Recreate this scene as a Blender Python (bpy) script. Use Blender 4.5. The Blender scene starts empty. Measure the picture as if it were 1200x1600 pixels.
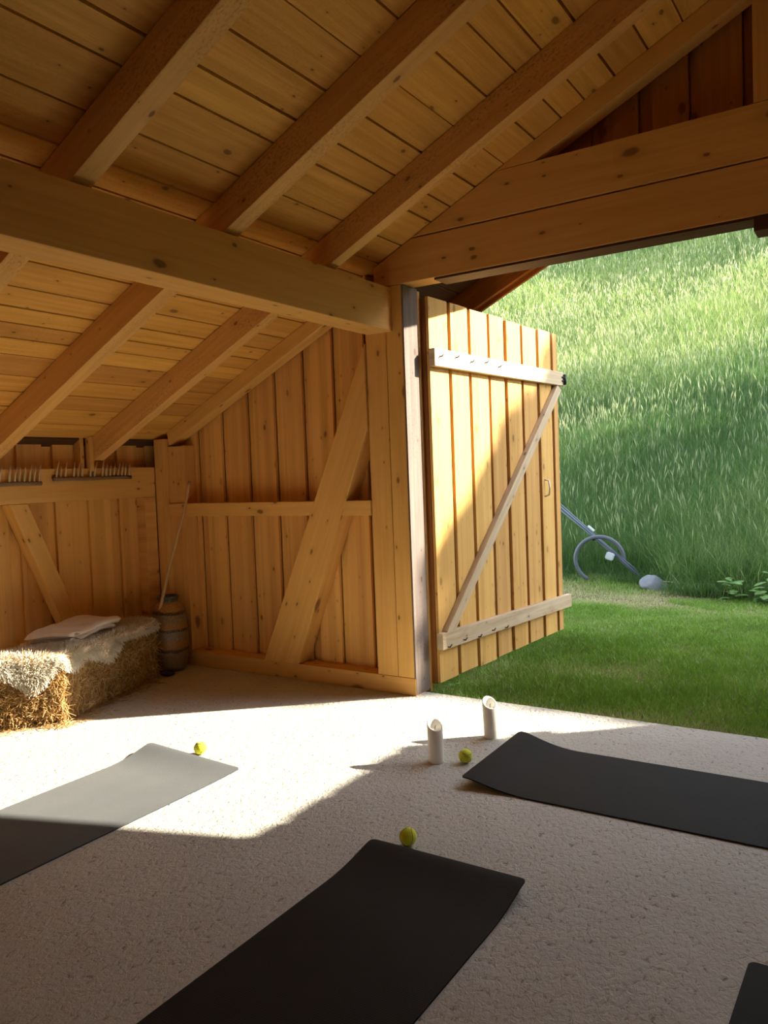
import bpy, bmesh, math, random
import numpy as np
from mathutils import Vector, Matrix, noise as mnoise

random.seed(7)
rng = np.random.default_rng(11)
SC = bpy.context.scene
COL = SC.collection
rad = math.radians

# ------------------------------------------------------------------ tagging
def tag(o, label=None, cat=None, group=None, kind=None):
    if label: o['label'] = label
    if cat: o['category'] = cat
    if group: o['group'] = group
    if kind: o['kind'] = kind
    return o

def empty(name, loc=(0, 0, 0), rotz=0.0):
    o = bpy.data.objects.new(name, None)
    o.empty_display_size = 0.1
    o.location = loc
    o.rotation_euler = (0, 0, rotz)
    COL.objects.link(o)
    return o

# ------------------------------------------------------------------ mesh builder
class MB:
    """collects polygons with grain aligned UVs and a per piece random tint"""
    def __init__(s):
        s.v, s.f, s.uv, s.r = [], [], [], []

    def poly(s, pts, uvs, r):
        n = len(s.v)
        s.v += [tuple(p) for p in pts]
        s.f.append(list(range(n, n + len(pts))))
        s.uv.append(uvs)
        s.r.append(r)

    def hexa(s, P, r=None, grain=0):
        """P[8]: corner index bits x,y,z in local frame; grain = local axis of the wood fibres"""
        if r is None: r = random.random()
        P = [Vector(p) for p in P]
        L = [(P[1] - P[0]).length, (P[2] - P[0]).length, (P[4] - P[0]).length]
        loc = [Vector((L[0] * (i & 1), L[1] * ((i >> 1) & 1), L[2] * ((i >> 2) & 1))) for i in range(8)]
        faces = [(0, 4, 6, 2), (1, 3, 7, 5), (0, 1, 5, 4), (2, 6, 7, 3), (0, 2, 3, 1), (4, 5, 7, 6)]
        nrm = [0, 0, 1, 1, 2, 2]
        ox, oy = r * 37.0, r * 91.0
        for k, (f, a) in enumerate(zip(faces, nrm)):
            others = [x for x in range(3) if x != grain]
            uvs = []
            for i in f:
                q = loc[i]
                if a == grain:
                    u, v = q[others[0]] * .25, q[others[1]]
                else:
                    vax = [x for x in others if x != a][0]
                    u, v = q[grain], q[vax]
                uvs.append((u + ox + .13 * k, v + oy + .31 * k))
            s.poly([P[i] for i in f], uvs, r)

    def box(s, lo, hi, r=None, grain=0):
        x0, y0, z0 = lo
        x1, y1, z1 = hi
        s.hexa([((x1 if i & 1 else x0), (y1 if i & 2 else y0), (z1 if i & 4 else z0)) for i in range(8)], r, grain)

    def beam(s, p0, p1, side, up, w, d, r=None):
        """bar from p0 to p1, w along 'side', d along 'up'; p0,p1 are one corner edge"""
        p0, p1, side, up = Vector(p0), Vector(p1), Vector(side).normalized(), Vector(up).normalized()
        P = []
        for i in range(8):
            P.append((p1 if i & 1 else p0) + (side * w if i & 2 else Vector()) + (up * d if i & 4 else Vector()))
        s.hexa(P, r, 0)

    def prism(s, poly, axis, a0, a1, r=None, grain=None, origin=(0, 0)):
        """extrude 2D polygon: axis 1 -> polygon in XZ, extruded along Y"""
        if r is None: r = random.random()
        gx, gz = grain if grain else (1, 0)
        gl = math.hypot(gx, gz); gx /= gl; gz /= gl
        def P(p, a):
            return (p[0], a, p[1]) if axis == 1 else (a, p[0], p[1])
        def UV(p): return (p[0] * gx + p[1] * gz + r * 37, -p[0] * gz + p[1] * gx + r * 91)
        n = len(poly)
        s.poly([P(p, a0) for p in poly], [UV(p) for p in poly], r)
        s.poly([P(p, a1) for p in reversed(poly)], [UV(p) for p in reversed(poly)], r)
        for i in range(n):
            p, q = poly[i], poly[(i + 1) % n]
            dx, dz = q[0] - p[0], q[1] - p[1]
            l = math.hypot(dx, dz)
            al = abs(dx * gx + dz * gz) > .5 * l
            if al: uv = [(0, 0), (0, a1 - a0), (l, a1 - a0), (l, 0)]
            else: uv = [(0, 0), (.25 * abs(a1 - a0), 0), (.25 * abs(a1 - a0), l), (0, l)]
            uv = [(u + r * 37 + i * .7, v + r * 91 + i * .37) for u, v in uv]
            s.poly([P(p, a0), P(p, a1), P(q, a1), P(q, a0)], uv, r)

    def build(s, name, m, parent=None, bevel=0.0, smooth=False):
        me = bpy.data.meshes.new(name)
        me.from_pydata(s.v, [], s.f)
        ul = me.uv_layers.new(name='UVMap')
        flat = [c for uvs in s.uv for uv in uvs for c in uv]
        ul.data.foreach_set('uv', flat)
        at = me.attributes.new('rnd', 'FLOAT', 'FACE')
        at.data.foreach_set('value', s.r)
        bm = bmesh.new(); bm.from_mesh(me)
        bmesh.ops.remove_doubles(bm, verts=bm.verts, dist=1e-5)
        bmesh.ops.recalc_face_normals(bm, faces=bm.faces)
        if smooth:
            for f in bm.faces: f.smooth = True
        bm.to_mesh(me); bm.free()
        me.materials.append(m)
        o = bpy.data.objects.new(name, me)
        COL.objects.link(o)
        if parent: o.parent = parent
        if bevel:
            b = o.modifiers.new('edge', 'BEVEL'); b.width = bevel; b.segments = 2; b.limit_method = 'ANGLE'; b.angle_limit = rad(50)
        return o

def bm_obj(name, bm, m, parent=None, smooth=True):
    me = bpy.data.meshes.new(name)
    bmesh.ops.recalc_face_normals(bm, faces=bm.faces)
    if smooth:
        for f in bm.faces: f.smooth = True
    bm.to_mesh(me); bm.free()
    me.materials.append(m)
    o = bpy.data.objects.new(name, me)
    COL.objects.link(o)
    if parent: o.parent = parent
    return o

def np_mesh(name, verts, quads, tris, m, parent=None, attrs=None, smooth=False):
    """big mesh from arrays"""
    me = bpy.data.meshes.new(name)
    nq, nt = len(quads), len(tris)
    loops = np.concatenate([np.asarray(quads).ravel() if nq else np.zeros(0, int), np.asarray(tris).ravel() if nt else np.zeros(0, int)]).astype(np.int32)
    starts = np.concatenate([np.arange(nq) * 4, nq * 4 + np.arange(nt) * 3]).astype(np.int32)
    me.vertices.add(len(verts)); me.vertices.foreach_set('co', np.asarray(verts, np.float32).ravel())
    me.loops.add(len(loops)); me.loops.foreach_set('vertex_index', loops)
    me.polygons.add(nq + nt); me.polygons.foreach_set('loop_start', starts)
    if smooth: me.polygons.foreach_set('use_smooth', np.ones(nq + nt, bool))
    me.update(calc_edges=True)
    for k, a in (attrs or {}).items():
        at = me.attributes.new(k, 'FLOAT', 'POINT'); at.data.foreach_set('value', np.asarray(a, np.float32))
    me.materials.append(m)
    o = bpy.data.objects.new(name, me)
    COL.objects.link(o)
    if parent: o.parent = parent
    return o

def tube(bm, pts, radii, seg=10, closed=False):
    pts = [Vector(p) for p in pts]
    if not hasattr(radii, '__len__'): radii = [radii] * len(pts)
    rings = []
    n = len(pts)
    prev = None
    for i, p in enumerate(pts):
        if closed: t = pts[(i + 1) % n] - pts[i - 1]
        else: t = pts[min(i + 1, n - 1)] - pts[max(i - 1, 0)]
        t.normalize()
        if prev is None:
            a = t.orthogonal().normalized()
        else:
            a = (prev - t * prev.dot(t)).normalized()
        prev = a
        b = t.cross(a)
        rings.append([bm.verts.new(p + (a * math.cos(2 * math.pi * k / seg) + b * math.sin(2 * math.pi * k / seg)) * radii[i]) for k in range(seg)])
    m = n if closed else n - 1
    for i in range(m):
        A, B = rings[i], rings[(i + 1) % n]
        for k in range(seg):
            bm.faces.new((A[k], A[(k + 1) % seg], B[(k + 1) % seg], B[k]))
    if not closed:
        bm.faces.new(rings[0][::-1]); bm.faces.new(rings[-1])
    return bm

def lathe(bm, prof, seg=48):
    rings = []
    for r, z in prof:
        if r < 1e-5: rings.append([bm.verts.new((0, 0, z))])
        else: rings.append([bm.verts.new((r * math.cos(2 * math.pi * k / seg), r * math.sin(2 * math.pi * k / seg), z)) for k in range(seg)])
    for A, B in zip(rings[:-1], rings[1:]):
        for k in range(seg):
            a0, a1 = A[k % len(A)], A[(k + 1) % len(A)]
            b0, b1 = B[k % len(B)], B[(k + 1) % len(B)]
            vs = []
            for v in (a0, a1, b1, b0):
                if v not in vs: vs.append(v)
            if len(vs) > 2: bm.faces.new(vs)
    return bm

# ------------------------------------------------------------------ materials
class NT:
    def __init__(s, name):
        s.m = bpy.data.materials.new(name); s.m.use_nodes = True
        s.t = s.m.node_tree; s.t.nodes.clear()
        s.out = s.n('ShaderNodeOutputMaterial')
    def n(s, kind, **kw):
        x = s.t.nodes.new(kind)
        for k, v in kw.items():
            if k.startswith('i_'):
                x.inputs[k[2:].replace('_', ' ')].default_value = v
            else: setattr(x, k, v)
        return x
    def l(s, a, b): s.t.links.new(a, b)
    def math(s, op, a, b=None, c=None, clamp=False):
        x = s.n('ShaderNodeMath', operation=op); x.use_clamp = clamp
        for i, q in enumerate((a, b, c)):
            if q is None: continue
            if isinstance(q, (int, float)): x.inputs[i].default_value = q
            else: s.l(q, x.inputs[i])
        return x.outputs[0]
    def mix(s, fac, a, b, blend='MIX'):
        x = s.n('ShaderNodeMix', data_type='RGBA', blend_type=blend)
        for i, q in ((0, fac), (6, a), (7, b)):
            if isinstance(q, (int, float)): x.inputs[i].default_value = q
            elif isinstance(q, tuple): x.inputs[i].default_value = (*q, 1) if len(q) == 3 else q
            else: s.l(q, x.inputs[i])
        return x.outputs[2]
    def mapping(s, vec, scale, loc=(0, 0, 0)):
        x = s.n('ShaderNodeMapping'); x.inputs['Scale'].default_value = scale; x.inputs['Location'].default_value = loc
        s.l(vec, x.inputs['Vector']); return x.outputs[0]
    def noise(s, vec, scale=1.0, detail=4, rough=.5, dist=0.0):
        x = s.n('ShaderNodeTexNoise'); x.inputs['Scale'].default_value = scale; x.inputs['Detail'].default_value = detail
        x.inputs['Roughness'].default_value = rough; x.inputs['Distortion'].default_value = dist
        s.l(vec, x.inputs['Vector']); return x.outputs['Fac']
    def ramp(s, fac, stops):
        x = s.n('ShaderNodeValToRGB'); e = x.color_ramp.elements
        while len(e) > 1: e.remove(e[-1])
        e[0].position = stops[0][0]; c = stops[0][1]; e[0].color = (*c, 1) if isinstance(c, tuple) else (c, c, c, 1)
        for p, c in stops[1:]:
            q = e.new(p); q.color = (*c, 1) if isinstance(c, tuple) else (c, c, c, 1)
        s.l(fac, x.inputs[0]); return x.outputs[0]
    def attr(s, name):
        x = s.n('ShaderNodeAttribute'); x.attribute_name = name; return x.outputs['Fac']
    def bsdf(s, color, rough=.6, spec=.3, bump=None, bstr=.3, bdist=.01, **kw):
        b = s.n('ShaderNodeBsdfPrincipled')
        if isinstance(color, tuple): b.inputs['Base Color'].default_value = (*color, 1)
        else: s.l(color, b.inputs['Base Color'])
        if isinstance(rough, (int, float)): b.inputs['Roughness'].default_value = rough
        else: s.l(rough, b.inputs['Roughness'])
        b.inputs['Specular IOR Level'].default_value = spec
        for k, v in kw.items(): b.inputs[k.replace('_', ' ')].default_value = v
        if bump is not None:
            x = s.n('ShaderNodeBump'); x.inputs['Strength'].default_value = bstr; x.inputs['Distance'].default_value = bdist
            s.l(bump, x.inputs['Height']); s.l(x.outputs[0], b.inputs['Normal'])
        s.l(b.outputs[0], s.out.inputs[0]); return b

def wood(name, light, dark, knot=(.16, .07, .025), knots=.5, tint=.22, rough=.62, grain=.55, rough_sawn=0.0, spec=.25, stain=None, hue=.005, stripes=0.0, kmap=(3.6, 6.5), ksize=1.0):
    t = NT(name)
    uv = t.n('ShaderNodeUVMap').outputs[0]
    r = t.attr('rnd')
    g1 = t.noise(t.mapping(uv, (1.1, 26, 1)), 1, 3, .55, .6)
    g2 = t.noise(t.mapping(uv, (5, 240, 1)), 1, 3, .6)
    g3 = t.noise(t.mapping(uv, (.9, 5, 1)), 1, 2, .5, .3)
    f = t.math('ADD', t.math('MULTIPLY', g1, .62), t.math('ADD', t.math('MULTIPLY', g2, .2), t.math('MULTIPLY', g3, .18)))
    f = t.ramp(f, [(.5 - .16 / max(grain, .05) * .5, 0.0), (.5 + .16 / max(grain, .05) * .5, 1.0)])
    c = t.mix(f, dark, light)
    # knots: a few dark eyes with a lighter halo
    wv = t.mapping(uv, (kmap[0], kmap[1], 1))
    wob = t.noise(t.mapping(uv, (9, 22, 1)), 1, 2)
    for sc, thr, cnt in ((.8, .085 * ksize, knots * .8), (2.0, .07 * ksize, knots * .45)):
        v = t.n('ShaderNodeTexVoronoi', voronoi_dimensions='2D'); v.inputs['Scale'].default_value = sc
        t.l(wv, v.inputs['Vector'])
        sel = t.n('ShaderNodeSeparateColor'); t.l(v.outputs['Color'], sel.inputs[0])
        size = t.math('MULTIPLY', sel.outputs[1], thr)
        on = t.math('LESS_THAN', sel.outputs[0], cnt)
        d = t.math('ADD', v.outputs['Distance'], t.math('MULTIPLY', t.math('SUBTRACT', wob, .5), .09))
        core = t.math('MULTIPLY', t.math('SUBTRACT', 1.0, t.math('DIVIDE', d, t.math('ADD', size, .025)), clamp=True), on)
        core = t.math('MULTIPLY', core, 2.4, clamp=True)
        halo = t.math('MULTIPLY', t.math('SUBTRACT', 1.0, t.math('DIVIDE', d, t.math('MULTIPLY', t.math('ADD', size, .04), 2.6)), clamp=True), on)
        c = t.mix(t.math('MULTIPLY', halo, .45), c, tuple(x * .72 for x in dark))
        c = t.mix(t.math('MULTIPLY', core, .8), c, knot)
    if rough_sawn:
        q = t.noise(t.mapping(uv, (55, 95, 1)), 1, 3, .7)
        big = t.noise(t.mapping(uv, (1.6, 3.5, 1)), 1, 2)
        q = t.ramp(q, [(.5, 0.0), (.66, 1.0)])
        big = t.ramp(big, [(.42, 0.0), (.62, 1.0)])
        c = t.mix(t.math('MULTIPLY', t.math('MULTIPLY', q, big), rough_sawn), c, tuple(x * .45 for x in dark))
    if stain:
        q = t.noise(t.mapping(uv, (2.2, 9, 1)), 1, 4, .6, .8)
        c = t.mix(t.math('MULTIPLY', t.ramp(q, [(.5, 0.0), (.72, 1.0)]), .8), c, stain)
    if stripes:
        q = t.noise(t.mapping(uv, (.015, 13, 1)), 1, 0, .5)
        q = t.ramp(q, [(.0, .0), (.40, .0), (.415, .5), (.52, .5), (.535, 1.0), (1.0, 1.0)])
        c = t.mix(t.math('MULTIPLY', q, stripes), c, tuple(min(1, x * 1.25) for x in light))
    h = t.n('ShaderNodeHueSaturation')
    h.inputs['Saturation'].default_value = 1.06
    t.l(t.math('ADD', .504 - hue, t.math('MULTIPLY', r, hue * 2)), h.inputs['Hue'])
    t.l(t.math('ADD', 1 - tint * .6, t.math('MULTIPLY', r, tint)), h.inputs['Value'])
    t.l(c, h.inputs['Color'])
    t.bsdf(h.outputs[0], rough, spec, bump=t.math('ADD', g2, t.math('MULTIPLY', g1, .6)), bstr=.22 + .25 * (rough_sawn > 0), bdist=.004)
    return t.m

M = {}
M['spruce'] = wood('spruce_boards', (.74, .425, .16), (.62, .325, .105), knots=.5, tint=.2, stripes=.45)
M['timber'] = wood('spruce_timber', (.73, .425, .16), (.63, .34, .115), knots=.6, tint=.12, kmap=(2.3, 4.6), ksize=1.25)
M['rafter'] = wood('sawn_rafter', (.77, .455, .175), (.64, .355, .125), knots=.25, tint=.1, rough_sawn=.75)
M['ceiling'] = wood('roof_planks', (.77, .41, .13), (.58, .29, .08), knots=.3, tint=.32, rough_sawn=.22, hue=.006)
M['redlit_board'] = wood('boards_red_bounce', (.52, .25, .09), (.40, .17, .055), knots=.5, tint=.25)  # same wood as the spruce, darkened and reddened to carry bounced light
M['weathered'] = wood('weathered_board', (.62, .50, .36), (.44, .33, .22), knot=(.2, .11, .06), knots=.4, tint=.12, stain=(.40, .27, .17))
M['greyjamb'] = wood('weathered_jamb', (.23, .185, .165), (.14, .11, .10), knot=(.1, .06, .04), knots=.3, tint=.1, rough_sawn=.5, rough=.8)
M['doorboard'] = wood('door_boards', (.64, .39, .165), (.50, .27, .095), knots=.6, tint=.2, stripes=.25)
M['stained'] = wood('brown_stained_board', (.30, .115, .04), (.22, .075, .025), knots=.2, tint=.15, rough=.5)
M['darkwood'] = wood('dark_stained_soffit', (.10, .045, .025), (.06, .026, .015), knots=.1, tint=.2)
M['stick'] = wood('peeled_stick', (.62, .42, .22), (.46, .28, .12), knots=.2, tint=.1)
M['tine'] = wood('pale_rake_wood', (.78, .64, .42), (.62, .47, .28), knots=.1, tint=.2)
M['rakebar'] = wood('old_rake_wood', (.30, .20, .12), (.2, .125, .07), knots=.2, tint=.1)

def plain(name, col, rough=.6, spec=.3, nscale=40, namt=.12, bstr=.0, **kw):
    t = NT(name)
    co = t.n('ShaderNodeTexCoord').outputs['Object']
    n = t.noise(co, nscale, 4, .6)
    c = t.mix(n, tuple(x * (1 - namt) for x in col), tuple(min(1, x * (1 + namt)) for x in col))
    t.bsdf(c, rough, spec, bump=n if bstr else None, bstr=bstr, bdist=.004, **kw)
    return t.m

def concrete():
    t = NT('rough_concrete')
    co = t.n('ShaderNodeTexCoord').outputs['Object']
    big = t.noise(co, .9, 4, .6, .4)
    mid = t.noise(co, 7, 4, .65)
    pits = t.noise(t.mapping(co, (52, 34, 40)), 1, 3, .62, .5)
    fine = t.noise(t.mapping(co, (150, 110, 100)), 1, 3, .7)
    c = t.mix(t.ramp(big, [(.35, 0.0), (.68, 1.0)]), (.465, .455, .415), (.53, .525, .48))
    c = t.mix(t.math('MULTIPLY', t.ramp(mid, [(.45, 0.0), (.75, 1.0)]), .25), c, (.42, .375, .325))
    pit = t.ramp(pits, [(.29, 1.0), (.40, 0.0)])
    c = t.mix(t.math('MULTIPLY', pit, .72), c, (.13, .11, .09))
    rust = t.noise(co, 2.3, 3, .5, 1.2)
    c = t.mix(t.math('MULTIPLY', t.ramp(rust, [(.66, 0.0), (.8, 1.0)]), .35), c, (.40, .25, .15))
    h = t.math('ADD', t.ramp(pits, [(.2, 0.0), (.6, 1.0)]), t.math('MULTIPLY', fine, .45))
    t.bsdf(c, .9, .15, bump=h, bstr=.75, bdist=.006)
    return t.m
M['concrete'] = concrete()

def grass_mat(name, c0, c1, c2, trans=.45):
    t = NT(name)
    a = t.attr('tint')
    col = t.ramp(a, [(0.0, c0), (.55, c1), (1.0, c2)])
    d = t.n('ShaderNodeBsdfDiffuse'); t.l(col, d.inputs[0])
    tr = t.n('ShaderNodeBsdfTranslucent'); t.l(t.mix(.5, col, tuple(min(1, x * 1.5) for x in c1)), tr.inputs[0])
    gl = t.n('ShaderNodeBsdfGlossy'); gl.inputs['Roughness'].default_value = .5; gl.inputs[0].default_value = (.6, .65, .6, 1)
    m1 = t.n('ShaderNodeMixShader'); m1.inputs[0].default_value = trans
    t.l(d.outputs[0], m1.inputs[1]); t.l(tr.outputs[0], m1.inputs[2])
    m2 = t.n('ShaderNodeMixShader'); m2.inputs[0].default_value = .06
    t.l(m1.outputs[0], m2.inputs[1]); t.l(gl.outputs[0], m2.inputs[2])
    t.l(m2.outputs[0], t.out.inputs[0])
    return t.m
M['lawn'] = grass_mat('lawn_blades', (.07, .15, .012), (.17, .32, .03), (.50, .44, .25), .35)
M['meadow'] = grass_mat('meadow_blades', (.032, .085, .018), (.078, .17, .032), (.52, .58, .20), .45)  # ramp carries shade at its dark end, sunlight at its bright end
M['seed'] = grass_mat('seed_heads', (.16, .21, .09), (.34, .37, .18), (.66, .62, .36), .35)
M['leafy'] = grass_mat('weed_leaves', (.08, .17, .04), (.14, .27, .07), (.24, .36, .12), .35)
M['treeleaf'] = grass_mat('tree_leaves', (.05, .10, .025), (.08, .15, .04), (.12, .2, .06), .25)
M['straw'] = grass_mat('straw_strands', (.30, .15, .04), (.62, .38, .13), (.88, .68, .36), .18)
M['fleece'] = grass_mat('fleece_wool', (.78, .62, .42), (.92, .86, .72), (.96, .93, .86), .3)

def soil():
    t = NT('lawn_ground')
    co = t.n('ShaderNodeTexCoord').outputs['Object']
    n = t.noise(co, 1.5, 5, .65)
    c = t.mix(t.ramp(n, [(.4, 0.0), (.62, 1.0)]), (.12, .10, .045), (.07, .11, .02))
    f = t.noise(co, 60, 3, .6)
    t.bsdf(t.mix(f, c, (.16, .13, .07)), .95, .1, bump=f, bstr=.5, bdist=.02)
    return t.m
M['soil'] = soil()
M['hill'] = plain('hill_ground', (.075, .13, .03), .95, .1, 3, .35)
M['bark'] = plain('bark', (.12, .085, .06), .9, .1, 12, .4, .5)
M['bale'] = plain('packed_straw', (.36, .22, .075), .9, .1, 70, .45, .6)
M['hide'] = plain('sheep_hide', (.85, .75, .60), .9, .1, 30, .12)
M['black'] = plain('black_rubber', (.018, .018, .02), .55, .3, 60, .2)
M['iron'] = plain('dark_iron', (.03, .03, .033), .45, .5, 80, .3, Metallic=.8)
M['steel'] = plain('steel', (.55, .53, .5), .35, .5, 60, .1, Metallic=.9)
M['stone'] = plain('blue_grey_stone', (.19, .205, .225), .85, .25, 9, .35, .7)
M['hose'] = plain('blue_grey_hose', (.07, .085, .105), .45, .4, 30, .15)
M['rod'] = plain('grey_blue_rod', (.10, .125, .16), .5, .4, 30, .2)
M['greyplastic'] = plain('pale_grey_plastic', (.42, .48, .5), .5, .4, 30, .1)
M['wax'] = plain('ivory_wax', (.88, .87, .82), .5, .35, 14, .03)
M['wick'] = plain('wick', (.05, .04, .035), .9, .1)
M['roofing'] = plain('roof_covering', (.06, .05, .045), .9, .1)
M['twine'] = plain('pale_twine', (.6, .5, .38), .9, .1)

def mat_rubber(name, col, rough, sheen):
    t = NT(name)
    co = t.n('ShaderNodeTexCoord').outputs['Object']
    w1 = t.n('ShaderNodeTexWave', wave_type='BANDS', bands_direction='X'); w1.inputs['Scale'].default_value = 60
    w2 = t.n('ShaderNodeTexWave', wave_type='BANDS', bands_direction='Y'); w2.inputs['Scale'].default_value = 42
    t.l(co, w1.inputs[0]); t.l(co, w2.inputs[0])
    h = t.math('MULTIPLY', w1.outputs['Fac'], w2.outputs['Fac'])
    n = t.noise(co, 5, 4, .6)
    c = t.mix(n, tuple(x * .8 for x in col), tuple(x * 1.2 for x in col))
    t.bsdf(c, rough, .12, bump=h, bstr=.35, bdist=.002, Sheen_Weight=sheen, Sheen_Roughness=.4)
    return t.m
M['mat'] = mat_rubber('ribbed_mat_foam', (.022, .0205, .020), .75, .0)
M['sunlit_mat'] = mat_rubber('ribbed_foam_sunlit', (.040, .047, .055), .6, .28)  # same foam as the black mats, colour and sheen lifted to read sunlit

def felt():
    t = NT('tennis_felt')
    co = t.n('ShaderNodeTexCoord').outputs['Object']
    n = t.noise(co, 260, 4, .7)
    c = t.mix(n, (.60, .70, .025), (.84, .90, .07))
    t.bsdf(c, .95, .1, bump=n, bstr=.6, bdist=.003, Sheen_Weight=.4)
    return t.m
M['felt'] = felt()
M['seam'] = plain('ball_seam', (.42, .45, .16), .8, .2)

def glaze():
    t = NT('banded_glaze')
    co = t.n('ShaderNodeTexCoord').outputs['Object']
    sp = t.n('ShaderNodeSeparateXYZ'); t.l(co, sp.inputs[0])
    w = t.noise(co, 6, 3, .5)
    z = t.math('ADD', sp.outputs[2], t.math('MULTIPLY', t.math('SUBTRACT', w, .5), .055))
    z = t.math('DIVIDE', z, .56)
    gry, och, blk = (.205, .135, .065), (.30, .135, .022), (.05, .03, .018)
    c = t.ramp(z, [(0.0, (.06, .045, .03)), (.07, (.19, .16, .11)), (.26, gry), (.275, blk), (.30, blk), (.32, och), (.40, och), (.42, gry), (.52, gry), (.535, blk), (.56, blk), (.575, och), (.64, och), (.66, gry), (.755, gry), (.77, blk), (.795, blk), (.81, och), (.90, (.30, .15, .04)), (.93, (.05, .045, .04)), (1.0, (.06, .06, .06))])
    sp2 = t.noise(co, 90, 3, .7)
    c = t.mix(t.math('MULTIPLY', t.ramp(sp2, [(.52, 0.0), (.68, 1.0)]), .5), c, (.42, .36, .24))
    t.bsdf(c, .36, .35, bump=sp2, bstr=.08, bdist=.003)
    return t.m
M['glaze'] = glaze()

def cloth():
    t = NT('beige_blanket')
    co = t.n('ShaderNodeTexCoord').outputs['Object']
    n = t.noise(co, 14, 5, .6)
    f = t.noise(co, 300, 2, .6)
    c = t.mix(n, (.58, .49, .39), (.70, .61, .50))
    t.bsdf(c, .95, .1, bump=f, bstr=.3, bdist=.003, Sheen_Weight=.3)
    return t.m
M['cloth'] = cloth()

# ------------------------------------------------------------------ building constants (metres)
YG = 4.185                # room side face of the gable frame
YB = 4.31                 # face of the gable boards
YO = 4.36                 # outside of the frame
SL = .468                 # roof slope
RX = -.47                 # ridge
def zr(x):                # underside of the roof planks
    return 3.975 + SL * (x if x <= RX else 2 * RX - x)
XL = -4.88                # left wall boards
XR = 2 * RX - XL          # right wall boards
XF = -4.78                # room side face of the left wall frame
YBACK = -3.2
OVER = 5.38                # verge outside

def struct(o, label=None):
    o['kind'] = 'structure'
    if label: o['label'] = label
    return o

# ------------------------------------------------------------------ floor
b = MB()
b.box((XL - .05, YBACK - 2, -.18), (XR + .05, 4.30, 0), .3)
# the threshold strip runs a little past the frame between the posts
floor = b.build('floor', M['concrete'])
struct(floor, 'pale rough concrete floor slab of the barn')

# ------------------------------------------------------------------ boarded walls
def zroof_poly(x0, x1, zb, drop=0.0):
    pts = [(x0, zb), (x1, zb), (x1, zr(x1) - drop)]
    if x0 < RX < x1: pts.append((RX, zr(RX) - drop))
    pts.append((x0, zr(x0) - drop))
    return pts

def gable_boards(mb, x0, x1, zb, y, per=.262, gap=.085, start=0.0, zbf=None):
    """wide boards with a recessed board showing in each gap"""
    x = x0 - start
    while x < x1:
        a, c = max(x0, x), min(x1, x + per - gap)
        if c - a > .01: mb.prism(zroof_poly(a, c, zb), 1, y, y + .024, grain=(0, 1))
        a, c = max(x0, x + per - gap + .007), min(x1, x + per + .02)
        if c - a > .01: mb.prism(zroof_poly(a, c, zb), 1, y + .026, y + .05, grain=(0, 1))
        x += per

b = MB()
gable_boards(b, XL - .03, -2.656, -.03, YB, start=.02)
gb = b.build('wall_gable', M['spruce'])
struct(gb, 'left part of the gable wall, vertical spruce boards behind the frame')
b = MB()
gable_boards(b, -2.54, 1.60, 2.60, YO - .02, per=.255, gap=.075, start=.04)
struct(b.build('wall_gable_top', M['redlit_board']), 'vertical boards high in the gable above the tie beams, coloured for red bounced light')
b = MB()
gable_boards(b, 1.72, XR + .03, -.03, YB)
struct(b.build('wall_gable_right', M['spruce']))

# outer cladding edge beside the door post
b = MB()
b.prism([(XL - .06, -.02), (-2.523, -.02), (-2.523, 2.55), (-2.56, 2.56), (-2.56, zr(-2.56) - .01), (XL - .06, zr(XL - .06) - .01)], 1, YO + .002, YO + .03, .4, grain=(0, 1))
xr_ = 2 * RX
b.prism([(xr_ + 2.545, -.02), (xr_ - XL + .06, -.02), (xr_ - XL + .06, zr(XL - .06) - .01), (xr_ + 2.545, zr(-2.545) - .01)], 1, YO + .002, YO + .03, .4, grain=(0, 1))
b.prism([(-2.54, 2.62), (xr_ + 2.54, 2.62), (xr_ + 2.54, zr(-2.54) - .01), (RX, zr(RX) - .01), (-2.54, zr(-2.54) - .01)], 1, YO + .034, YO + .055, .4, grain=(0, 1))
b.box((XL - .08, YBACK, -.03), (XL - .056, YO, 1.70), .4, 2)
b.box((XR + .056, YBACK, -.03), (XR + .08, YO, 1.70), .4, 2)
struct(b.build('wall_cladding', M['doorboard']))

def side_boards(mb, X, sgn, y0, y1, z0, z1, per=.268, gap=.085, start=0.0):
    y = y0 - start
    while y < y1:
        a, c = max(y0, y), min(y1, y + per - gap)
        if c - a > .01: mb.box((X, a, z0), (X + sgn * .024, c, z1), None, 2)
        a, c = max(y0, y + per - gap + .007), min(y1, y + per + .02)
        if c - a > .01: mb.box((X + sgn * .026, a, z0), (X + sgn * .05, c, z1), None, 2)
        y += per
b = MB()
side_boards(b, XL, -1, YBACK, YB + .02, -.03, 1.74, start=.163)
struct(b.build('wall_left', M['spruce']), 'low left wall of vertical spruce boards')
b = MB()
side_boards(b, XR, 1, YBACK, YB + .02, -.03, 1.74)
struct(b.build('wall_right', M['spruce']))

b = MB()
gable_boards(b, XL - .03, XR + .03, -.03, YBACK - .08)
struct(b.build('wall_back', M['spruce']))

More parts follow.
